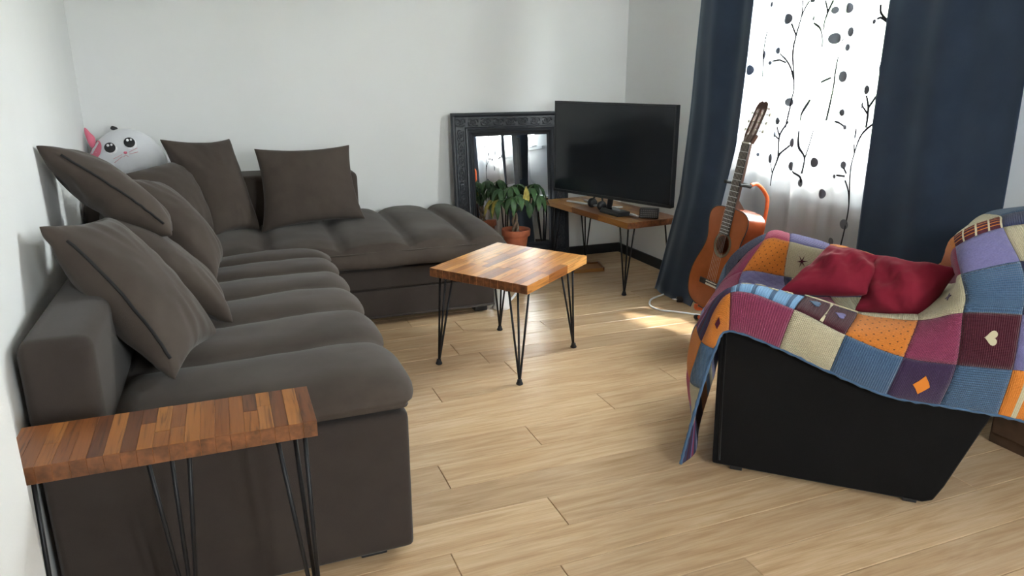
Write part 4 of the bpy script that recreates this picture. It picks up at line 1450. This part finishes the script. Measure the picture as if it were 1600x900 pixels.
sh = MB().grid(sheer, 170, 50).build('voile_curtain', SHEER, smooth=True, origin=(2.82, 3.05, 0.01))
tag(sh, 'sheer white voile across the window, printed with grey dots on thin stems', 'curtain')
DOTS = [(3.369,1.761,0.01,0.015),(3.212,1.677,0.034,0.027),(3.394,1.501,0.013,0.023),(3.287,1.522,0.024,0.018),(3.34,1.459,0.014,0.011),(3.146,1.258,0.026,0.023),(3.207,1.156,0.021,0.02),(3.058,1.753,0.018,0.008),(3.025,1.667,0.02,0.017),(3.026,1.643,0.015,0.014),(2.901,1.697,0.018,0.017),(2.886,1.567,0.033,0.026),(2.814,1.7,0.021,0.024),(2.793,1.593,0.015,0.022),(2.8,1.523,0.012,0.017),(2.807,1.389,0.022,0.027),(2.644,1.33,0.015,0.022),(2.658,1.259,0.007,0.017),(2.789,1.22,0.02,0.017),(2.758,1.154,0.013,0.01),(2.653,1.63,0.01,0.011),(2.589,1.427,0.014,0.024),(3.485,1.422,0.034,0.028),(3.371,0.96,0.016,0.011),(3.25,0.951,0.026,0.027),(3.085,0.927,0.027,0.025),(3.0,0.849,0.013,0.022),(3.101,1.049,0.018,0.025),(3.222,1.084,0.016,0.017),(2.917,0.965,0.024,0.026),(2.849,0.813,0.02,0.025),(2.734,0.972,0.019,0.019),(2.791,0.908,0.014,0.011),(2.675,0.687,0.03,0.025),(2.749,0.585,0.021,0.019),(2.756,1.15,0.013,0.011),(2.679,1.128,0.009,0.026)]
STEMS = [[(3.13,1.762),(3.129,1.687),(3.15,1.592),(3.157,1.501),(3.13,1.344),(3.135,1.272),(3.153,1.124)],[(3.183,1.653),(3.15,1.592)],[(3.08,1.754),(3.113,1.713),(3.128,1.68)],[(3.265,1.507),(3.201,1.481),(3.163,1.437),(3.137,1.373)],[(3.326,1.468),(3.254,1.473),(3.187,1.459)],[(3.009,1.646),(2.976,1.617),(2.952,1.57),(2.946,1.529)],[(2.96,1.747),(2.937,1.693),(2.948,1.649),(2.951,1.609)],[(2.913,1.743),(2.936,1.687)],[(2.826,1.564),(2.857,1.481),(2.865,1.395),(2.865,1.334),(2.881,1.176)],[(2.633,1.701),(2.627,1.665),(2.592,1.621),(2.579,1.548)],[(2.642,1.639),(2.623,1.644),(2.592,1.621)],[(2.882,1.384),(2.93,1.36)],[(2.641,1.306),(2.623,1.249),(2.62,1.158)],[(2.584,1.326),(2.623,1.249)],[(2.654,1.257),(2.623,1.223)],[(2.825,1.176),(2.767,1.159)],[(2.994,1.276),(3.023,1.204),(3.028,1.168)],[(3.386,1.624),(3.399,1.536),(3.392,1.386)],[(3.14,1.158),(3.179,1.077),(3.174,0.965),(3.202,0.873),(3.21,0.805)],[(3.205,1.13),(3.177,1.077)],[(3.209,1.078),(3.177,1.061)],[(3.116,1.034),(3.161,0.991),(3.174,0.961)],[(3.234,0.926),(3.203,0.877)],[(3.058,0.916),(3.008,0.881),(2.998,0.85)],[(3.029,1.119),(3.021,1.035),(2.993,0.976),(3.0,0.897)],[(2.945,1.124),(2.966,1.055),(2.993,0.976)],[(2.818,1.176),(2.762,1.155)],[(2.591,1.179),(2.638,1.124),(2.668,1.034),(2.68,0.944),(2.658,0.787),(2.664,0.682),(2.68,0.573)],[(2.679,1.076),(2.668,1.038)],[(2.776,0.917),(2.714,0.919)],[(2.71,0.9),(2.676,0.85),(2.658,0.787)],[(2.73,0.96),(2.707,0.933)]]
for y, z, ry, rz in DOTS:
    n_ = 22
    vs = [Vector((sheer_x(y, z) - 0.0050, y, z))]
    for q in (0.25, 0.5, 0.75, 1.0):
        for i in range(n_):
            a = 2 * math.pi * i / n_
            yy, zz = y + ry * q * math.cos(a), z + rz * q * math.sin(a)
            vs.append(Vector((sheer_x(yy, zz) - 0.0050, yy, zz)))
    fs = [(0, 1 + i, 1 + (i + 1) % n_) for i in range(n_)] + [(1 + r_ * n_ + i, 1 + (r_ + 1) * n_ + i, 1 + (r_ + 1) * n_ + (i + 1) % n_, 1 + r_ * n_ + (i + 1) % n_) for r_ in range(3) for i in range(n_)]
    MB().add(vs, fs).build('printed_dot', PRINT, sh)
sm = MB()
for pts in STEMS:
    c_ = catmull([(0, y, z) for y, z in pts], 24)
    vs, fs = [], []
    for i, p in enumerate(c_):
        tdir = (c_[min(i + 1, len(c_) - 1)] - c_[max(i - 1, 0)]).normalized()
        sd_ = Vector((0, -tdir.z, tdir.y)) * 0.0050
        for q in (p + sd_, p - sd_):
            vs.append(Vector((sheer_x(q.y, q.z) - 0.0050, q.y, q.z)))
    fs = [(2 * i, 2 * i + 1, 2 * i + 3, 2 * i + 2) for i in range(len(c_) - 1)]
    sm.add(vs, fs)
tag(sm.build('printed_stems', PRINT_DARK, sh), kind='stuff')

# ------------------------------------------------------------------ armchair
P0 = Vector((1.60125, 1.9075, 0)); CD = Vector((0.73326816, -0.67993956, 0)); CN = Vector((0.67993956, 0.73326816, 0))


def cp(s, w, z):
    return P0 + CD * s + CN * w + Vector((0, 0, z))


ch = thing('armchair', tuple(cp(0.35, 0.36, 0)), 'black cloth armchair with a raked back, mostly under a patchwork blanket', 'armchair')
arm_poly = [(-0.055, 0.020), (-0.062, 0.30), (-0.068, 0.58), (-0.045, 0.605), (0.12, 0.595), (0.30, 0.535), (0.45, 0.48), (0.62, 0.475), (0.80, 0.50), (0.82, 0.46), (0.765, 0.31), (0.69, 0.085), (0.665, 0.028), (0.635, 0.016)]
for w0, w1 in ((0.0, 0.115), (0.61, 0.72)):
    poly = [cp(s, w0, z + (0.06 if w0 > 0.3 and z > 0.4 and s < 0.2 else 0.0)) for s, z in arm_poly]
    MB().prism(poly, None, CN * (w1 - w0)).build('arm', BLACK_CLOTH, ch, bevel=0.012, seg=3)
MB().prism([cp(s, 0.115, z) for s, z in ((-0.05, 0.05), (-0.055, 0.40), (0.60, 0.36), (0.60, 0.05))], None, CN * 0.495).build('seat_base', BLACK_CLOTH, ch, bevel=0.01)
MB().prism([cp(s, 0.12, z) for s, z in ((-0.07, 0.40), (-0.07, 0.50), (0.0, 0.53), (0.45, 0.52), (0.52, 0.48), (0.52, 0.37))], None, CN * 0.485).build('seat_cushion', BLACK_CLOTH, ch, bevel=0.03, seg=4, smooth=True)
MB().prism([cp(s, 0.16, z) for s, z in ((0.55, 0.12), (0.60, 0.45), (0.69, 0.70), (0.75, 0.80), (0.82, 0.85), (0.90, 0.86), (0.93, 0.80), (0.88, 0.60), (0.78, 0.30), (0.70, 0.10))], None, CN * 0.46).build('backrest', BLACK_CLOTH, ch, bevel=0.04, seg=4, smooth=True)
for s, w in ((0.03, 0.04), (0.60, 0.04), (0.03, 0.68), (0.60, 0.68)):
    MB().obox(cp(s, w, 0.013), CD * 0.022, CN * 0.022, Vector((0, 0, 0.013))).build('foot', BLACK_PLASTIC, ch, bevel=0.003)
MB().tube([cp(-0.030, -0.002, 0.04), cp(-0.040, -0.002, 0.30), cp(-0.046, -0.002, 0.57)], 0.004, 6).build('piping', BLACK_CLOTH, ch, smooth=True)

# ------------------------------------------------------------------ patchwork blanket
# net[j][i] = (s, w, z) on the armchair: j runs from the near hem over the arm, seat and far arm; i from the front drop to the back
NET = [
    [(-0.161, -0.05, 0.022), (-0.139, -0.04, 0.159), (-0.110, -0.035, 0.324), (-0.075, -0.03, 0.480), (-0.034, -0.03, 0.553), (0.133, -0.03, 0.512), (0.296, -0.03, 0.452), (0.473, -0.03, 0.397), (0.628, -0.03, 0.388), (0.786, -0.03, 0.382), (0.901, -0.03, 0.369)],
    [(-0.125, 0.06, 0.022), (-0.135, 0.05, 0.176), (-0.156, 0.03, 0.320), (-0.122, 0.00, 0.490), (-0.039, -0.03, 0.688), (0.166, -0.03, 0.653), (0.328, -0.03, 0.586), (0.505, -0.03, 0.534), (0.653, -0.03, 0.530), (0.801, -0.03, 0.536), (0.938, -0.03, 0.541)],
    [(-0.13, 0.17, 0.06), (-0.165, 0.15, 0.197), (-0.180, 0.15, 0.345), (-0.160, 0.14, 0.500), (-0.038, 0.11, 0.668), (0.196, 0.11, 0.658), (0.366, 0.10, 0.621), (0.543, 0.06, 0.633), (0.651, 0.00, 0.692), (0.804, 0.00, 0.704), (0.940, 0.00, 0.710)],
    [(-0.13, 0.28, 0.08), (-0.15, 0.27, 0.22), (-0.165, 0.27, 0.37), (-0.155, 0.26, 0.49), (-0.040, 0.25, 0.600), (0.18, 0.25, 0.580), (0.34, 0.24, 0.580), (0.56, 0.17, 0.625), (0.655, 0.015, 0.730), (0.806, 0.01, 0.752), (0.942, 0.01, 0.765)],
    [(-0.13, 0.44, 0.08), (-0.15, 0.44, 0.22), (-0.165, 0.44, 0.37), (-0.160, 0.44, 0.49), (-0.050, 0.46, 0.555), (0.15, 0.47, 0.555), (0.30, 0.44, 0.575), (0.61, 0.25, 0.66), (0.650, 0.04, 0.765), (0.800, 0.03, 0.805), (0.938, 0.03, 0.818)],
    [(-0.13, 0.54, 0.08), (-0.15, 0.54, 0.22), (-0.165, 0.54, 0.37), (-0.135, 0.55, 0.52), (-0.039, 0.56, 0.615), (0.124, 0.56, 0.610), (0.28, 0.52, 0.614), (0.655, 0.33, 0.696), (0.642, 0.07, 0.797), (0.789, 0.07, 0.852), (0.931, 0.07, 0.865)],
    [(-0.13, 0.63, 0.08), (-0.15, 0.63, 0.22), (-0.165, 0.63, 0.37), (-0.110, 0.63, 0.56), (0.030, 0.60, 0.742), (0.129, 0.60, 0.746), (0.282, 0.60, 0.720), (0.659, 0.50, 0.699), (0.627, 0.14, 0.868), (0.746, 0.14, 0.939), (0.889, 0.14, 0.971)],
    [(-0.13, 0.73, 0.08), (-0.15, 0.73, 0.22), (-0.155, 0.73, 0.37), (-0.107, 0.70, 0.62), (0.034, 0.70, 0.744), (0.126, 0.70, 0.749), (0.286, 0.72, 0.715), (0.653, 0.70, 0.659), (0.639, 0.24, 0.883), (0.757, 0.24, 0.958), (0.884, 0.24, 0.995)],
    [(-0.10, 0.78, 0.30), (-0.11, 0.78, 0.36), (-0.11, 0.78, 0.46), (-0.06, 0.77, 0.58), (0.034, 0.765, 0.62), (0.126, 0.765, 0.60), (0.286, 0.765, 0.57), (0.66, 0.76, 0.53), (0.72, 0.60, 0.80), (0.79, 0.62, 0.90), (0.90, 0.62, 0.93)],
]
NJ, NI = len(NET), len(NET[0])


def cr(p0, p1, p2, p3, t):
    return 0.5 * ((2 * p1) + (p2 - p0) * t + (2 * p0 - 5 * p1 + 4 * p2 - p3) * t * t + (-p0 + 3 * p1 - 3 * p2 + p3) * t ** 3)


NETW = [[cp(*q) for q in row] for row in NET]


def blanket(x, y):
    """world point; x along i, y along j"""
    i = min(max(int(math.floor(x)), 0), NI - 2); j = min(max(int(math.floor(y)), 0), NJ - 2)
    tx, ty = x - i, y - j
    cols = []
    for dj in (-1, 0, 1, 2):
        r_ = NETW[min(max(j + dj, 0), NJ - 1)]
        q = [r_[min(max(i + d_, 0), NI - 1)] for d_ in (-1, 0, 1, 2)]
        cols.append(cr(q[0], q[1], q[2], q[3], tx))
    return cr(cols[0], cols[1], cols[2], cols[3], ty)


def bnorm(x, y):
    e = 0.02
    n_ = (blanket(x + e, y) - blanket(x - e, y)).cross(blanket(x, y + e) - blanket(x, y - e))
    return n_.normalized() if n_.length > 1e-12 else Vector((0, 0, 1))


KC = {'orange': srgb(222, 132, 52), 'magenta': srgb(146, 62, 94), 'cream': srgb(204, 194, 164), 'steel': srgb(76, 104, 136), 'maroon': srgb(78, 26, 42), 'purple': srgb(68, 48, 84),
      'lavender': srgb(126, 122, 170), 'navy': srgb(56, 62, 96), 'sky': srgb(126, 168, 208), 'pink': srgb(196, 90, 118)}
KM = {}


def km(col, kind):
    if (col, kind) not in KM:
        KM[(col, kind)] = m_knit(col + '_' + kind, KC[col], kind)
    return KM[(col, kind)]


ORSTRIPE = m_stripes('orange_stripes', [(0, KC['orange']), (0.24, KC['cream']), (0.34, KC['orange']), (0.62, KC['maroon']), (0.74, KC['orange'])])
PLAID = m_stripes('maroon_plaid', [(0, KC['maroon'])], 0, (KC['maroon'], KC['orange'], KC['cream']))
MIXED = m_stripes('mixed_yarn', [(0, KC['purple']), (0.18, KC['navy']), (0.34, KC['maroon']), (0.42, KC['purple']), (0.6, KC['lavender']), (0.66, KC['magenta']), (0.8, KC['navy'])], 1)
SKYFLOWER = m_stripes('sky_flowers', [(0, KC['sky']), (0.10, KC['steel']), (0.16, KC['sky']), (0.34, KC['steel']), (0.40, KC['sky']), (0.6, KC['steel']), (0.66, KC['sky']), (0.85, KC['steel']), (0.91, KC['sky'])], 0)

bl = thing('patchwork_blanket', tuple(cp(0.30, 0.30, 0.02)), 'hand-knitted patchwork blanket of coloured squares draped over the armchair', 'blanket')


def patch(x0, x1, y0, y1, mat, label=None, n_=12):
    m_ = MB()
    top, uv = [], []
    nx_ = max(6, int(n_ * min(2, (x1 - x0)))); ny_ = max(6, int(n_ * min(2, (y1 - y0))))
    w_ = nx_ + 1
    for side_ in (0, 1):
        for j in range(ny_ + 1):
            for i in range(nx_ + 1):
                u, v = i / nx_, j / ny_
                g_ = 0.004
                x, y = lerp(x0 + g_, x1 - g_, u), lerp(y0 + g_, y1 - g_, v)
                p = blanket(x, y); nn_ = bnorm(x, y)
                puff = 0.0045 * (math.sin(math.pi * u) * math.sin(math.pi * v)) ** 0.35 if 0 < u < 1 and 0 < v < 1 else 0.0
                puff += 0.003 * nz(p, 14, 2.0)
                top.append(p + nn_ * (BSIGN * (0.003 + puff) if side_ == 0 else -BSIGN * 0.004))
                uv.append((u, v))
    o_ = w_ * (ny_ + 1)
    fs = []
    for j in range(ny_):
        for i in range(nx_):
            a = j * w_ + i
            fs.append((a, a + 1, a + 1 + w_, a + w_))
            fs.append((o_ + a, o_ + a + w_, o_ + a + 1 + w_, o_ + a + 1))
    for i in range(nx_):
        for j in (0, ny_):
            a = j * w_ + i
            fs.append((a, o_ + a, o_ + a + 1, a + 1) if j == 0 else (a, a + 1, o_ + a + 1, o_ + a))
    for j in range(ny_):
        for i in (0, nx_):
            a = j * w_ + i
            fs.append((a, a + w_, o_ + a + w_, o_ + a) if i == 0 else (a, o_ + a, o_ + a + w_, a + w_))
    ob = m_.add(top, fs).build('patch', mat, bl, smooth=True, uvs=uv)
    if label:
        ob['label'] = label
    return ob


# outward side of the sheet: away from the chair on the near drop
BSIGN = 1.0 if bnorm(5.5, 0.5).dot(-CN) > 0 else -1.0


def motif(par, x0, x1, y0, y1, polys, mat, name='motif', lift=0.010):
    """flat shapes in patch coordinates laid on the patch"""
    m_ = MB()
    for poly in polys:
        c_ = (sum(p[0] for p in poly) / len(poly), sum(p[1] for p in poly) / len(poly))
        vs = []
        for (u, v) in [c_] + list(poly):
            x, y = lerp(x0, x1, u), lerp(y0, y1, v)
            vs.append(blanket(x, y) + bnorm(x, y) * BSIGN * lift)
        n_ = len(poly)
        m_.add(vs, [(0, 1 + i, 1 + (i + 1) % n_) for i in range(n_)])
    return m_.build(name, mat, par, solid=0.0025)


def heart(cx, cy, r):
    out = []
    for i in range(28):
        a = 2 * math.pi * i / 28
        x = 16 * math.sin(a) ** 3
        y = 13 * math.cos(a) - 5 * math.cos(2 * a) - 2 * math.cos(3 * a) - math.cos(4 * a)
        out.append((cx + r * y / 16, cy + r * x / 16))
    return out


def star(cx, cy, r, k=5, rot=0.3, inner=0.3):
    return [(cx + r * (1 if i % 2 == 0 else inner) * math.cos(rot + math.pi * i / k), cy + r * (1 if i % 2 == 0 else inner) * math.sin(rot + math.pi * i / k)) for i in range(2 * k)]


def rect(a, b, c, d_):
    return [(a, c), (b, c), (b, d_), (a, d_)]


# row A, the near hem
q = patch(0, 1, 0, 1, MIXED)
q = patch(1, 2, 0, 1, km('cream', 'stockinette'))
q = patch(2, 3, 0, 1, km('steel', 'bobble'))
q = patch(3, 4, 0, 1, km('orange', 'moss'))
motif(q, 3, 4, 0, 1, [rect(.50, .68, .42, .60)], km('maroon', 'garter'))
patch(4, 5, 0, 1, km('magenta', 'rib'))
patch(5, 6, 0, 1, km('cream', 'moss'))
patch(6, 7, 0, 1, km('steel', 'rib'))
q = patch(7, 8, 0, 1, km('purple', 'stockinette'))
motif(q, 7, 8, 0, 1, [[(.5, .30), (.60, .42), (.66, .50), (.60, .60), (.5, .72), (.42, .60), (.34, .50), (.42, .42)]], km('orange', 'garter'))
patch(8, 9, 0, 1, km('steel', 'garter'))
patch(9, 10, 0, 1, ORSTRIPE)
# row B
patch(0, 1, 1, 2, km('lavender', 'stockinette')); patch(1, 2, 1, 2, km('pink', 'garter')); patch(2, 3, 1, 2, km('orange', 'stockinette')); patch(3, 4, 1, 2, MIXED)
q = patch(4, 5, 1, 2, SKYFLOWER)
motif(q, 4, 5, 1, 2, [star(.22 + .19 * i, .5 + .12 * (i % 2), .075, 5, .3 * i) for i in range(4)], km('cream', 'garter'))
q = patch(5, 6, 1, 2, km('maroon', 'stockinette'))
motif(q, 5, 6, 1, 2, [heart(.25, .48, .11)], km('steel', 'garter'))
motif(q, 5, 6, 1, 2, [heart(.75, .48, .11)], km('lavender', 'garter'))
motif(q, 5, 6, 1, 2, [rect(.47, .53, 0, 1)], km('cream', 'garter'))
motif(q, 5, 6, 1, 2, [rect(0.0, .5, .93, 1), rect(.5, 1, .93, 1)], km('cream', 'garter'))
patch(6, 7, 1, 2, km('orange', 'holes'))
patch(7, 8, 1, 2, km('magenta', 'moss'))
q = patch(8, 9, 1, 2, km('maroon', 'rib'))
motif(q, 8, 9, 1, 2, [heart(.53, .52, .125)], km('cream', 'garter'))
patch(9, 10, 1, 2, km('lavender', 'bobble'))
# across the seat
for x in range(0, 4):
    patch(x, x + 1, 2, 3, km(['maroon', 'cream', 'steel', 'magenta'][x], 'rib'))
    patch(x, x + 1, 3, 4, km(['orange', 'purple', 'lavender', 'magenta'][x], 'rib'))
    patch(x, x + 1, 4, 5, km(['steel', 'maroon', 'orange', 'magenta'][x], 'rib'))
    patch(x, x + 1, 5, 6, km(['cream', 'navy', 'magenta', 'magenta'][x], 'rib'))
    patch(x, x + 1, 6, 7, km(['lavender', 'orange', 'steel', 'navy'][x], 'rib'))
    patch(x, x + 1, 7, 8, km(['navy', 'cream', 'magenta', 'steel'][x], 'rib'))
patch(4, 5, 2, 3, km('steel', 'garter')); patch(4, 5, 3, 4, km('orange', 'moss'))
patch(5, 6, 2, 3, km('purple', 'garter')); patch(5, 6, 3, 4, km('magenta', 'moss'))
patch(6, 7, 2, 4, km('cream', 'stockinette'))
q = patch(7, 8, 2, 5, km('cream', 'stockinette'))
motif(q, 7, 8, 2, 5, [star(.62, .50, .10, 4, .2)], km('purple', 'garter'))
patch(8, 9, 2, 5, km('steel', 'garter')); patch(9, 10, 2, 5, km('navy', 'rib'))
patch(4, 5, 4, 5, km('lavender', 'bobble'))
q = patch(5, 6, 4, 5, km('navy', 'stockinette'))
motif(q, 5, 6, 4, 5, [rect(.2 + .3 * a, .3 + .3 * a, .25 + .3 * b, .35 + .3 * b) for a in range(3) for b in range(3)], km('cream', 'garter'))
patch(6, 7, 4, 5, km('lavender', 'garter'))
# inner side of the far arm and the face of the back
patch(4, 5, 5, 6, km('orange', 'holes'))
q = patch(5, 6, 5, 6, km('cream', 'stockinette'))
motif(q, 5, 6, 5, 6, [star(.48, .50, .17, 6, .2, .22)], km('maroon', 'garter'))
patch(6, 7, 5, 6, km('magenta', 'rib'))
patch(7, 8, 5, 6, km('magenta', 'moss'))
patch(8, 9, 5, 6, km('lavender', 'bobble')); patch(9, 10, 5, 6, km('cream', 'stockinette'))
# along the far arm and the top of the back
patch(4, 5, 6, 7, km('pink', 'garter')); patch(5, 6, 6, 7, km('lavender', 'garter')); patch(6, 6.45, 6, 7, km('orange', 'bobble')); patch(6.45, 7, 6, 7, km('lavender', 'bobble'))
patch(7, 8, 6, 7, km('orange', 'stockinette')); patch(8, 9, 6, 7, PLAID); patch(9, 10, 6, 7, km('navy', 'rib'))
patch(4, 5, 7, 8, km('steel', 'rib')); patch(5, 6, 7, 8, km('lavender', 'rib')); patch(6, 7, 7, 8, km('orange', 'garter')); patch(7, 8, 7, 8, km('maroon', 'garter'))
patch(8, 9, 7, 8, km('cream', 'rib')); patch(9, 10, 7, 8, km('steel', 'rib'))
# crocheted edging along the near hem
edge = [blanket(10 * i / 90, 0.0) for i in range(91)]
MB().tube([p + Vector((0, 0, 0.0015 * math.sin(i * 2.1))) for i, p in enumerate(edge)], [0.0058 + 0.0012 * math.sin(i * 2.6) for i in range(91)], 8).build('edging', km('steel', 'rib'), bl, smooth=True)

# ------------------------------------------------------------------ dark red cushion on the blanket
rc = MB()
redc = thing('red_cushion', tuple(cp(0.40, 0.30, 0.57)), 'crumpled dark red cushion folded over on the armchair seat', 'cushion')


def lobe(name, A, B, C, D, th, seed):
    A, B, C, D = (cp(*q) for q in (A, B, C, D))
    nrm = ((B - A) + (C - D)).cross((D - A) + (C - B)).normalized()
    if nrm.dot(Vector((-0.4, -0.6, 0.6))) < 0:
        nrm = -nrm
    n_ = 28

    def f(u, v, sd_):
        x, y = 2 * u - 1, 2 * v - 1
        xs = x - math.copysign(0.09 * (1 - y * y) * abs(x) ** 3, x); ys = y - math.copysign(0.09 * (1 - x * x) * abs(y) ** 3, y)
        p = A.lerp(B, (xs + 1) / 2).lerp(D.lerp(C, (xs + 1) / 2), (ys + 1) / 2)
        h_ = (max(0, 1 - x * x) * max(0, 1 - y * y)) ** 0.42
        w_ = (0.030 * nz((x * 1.2 + y * .5, y * 0.8, seed), 1.7, seed) + 0.010 * math.sin(5 * x + 7 * y + seed) + 0.008 * nz((x, y * 2, seed), 4, seed)) * h_
        return p + nrm * sd_ * (th / 2 * h_ + w_ * (1 if sd_ > 0 else .3))
    m_ = MB().grid(lambda u, v: f(u, v, 1), n_, n_)
    w_ = n_ + 1
    o_ = len(m_.v); idx = {}; ex_ = []
    for j in range(w_):
        for i in range(w_):
            if i in (0, n_) or j in (0, n_):
                idx[(i, j)] = j * w_ + i
            else:
                idx[(i, j)] = o_ + len(ex_); ex_.append(f(i / n_, j / n_, -1))
    m_.v += ex_
    for j in range(n_):
        for i in range(n_):
            m_.f.append((idx[(i, j)], idx[(i, j + 1)], idx[(i + 1, j + 1)], idx[(i + 1, j)]))
    return m_.build(name, RED, redc, smooth=True, sub=1)


lobe('cover', (0.365, 0.22, 0.595), (0.425, 0.40, 0.765), (0.675, 0.25, 0.775), (0.580, 0.16, 0.590), 0.15, 1.0)
lobe('folded_flap', (0.105, 0.22, 0.636), (0.270, 0.42, 0.785), (0.485, 0.38, 0.755), (0.40, 0.20, 0.665), 0.12, 4.0)
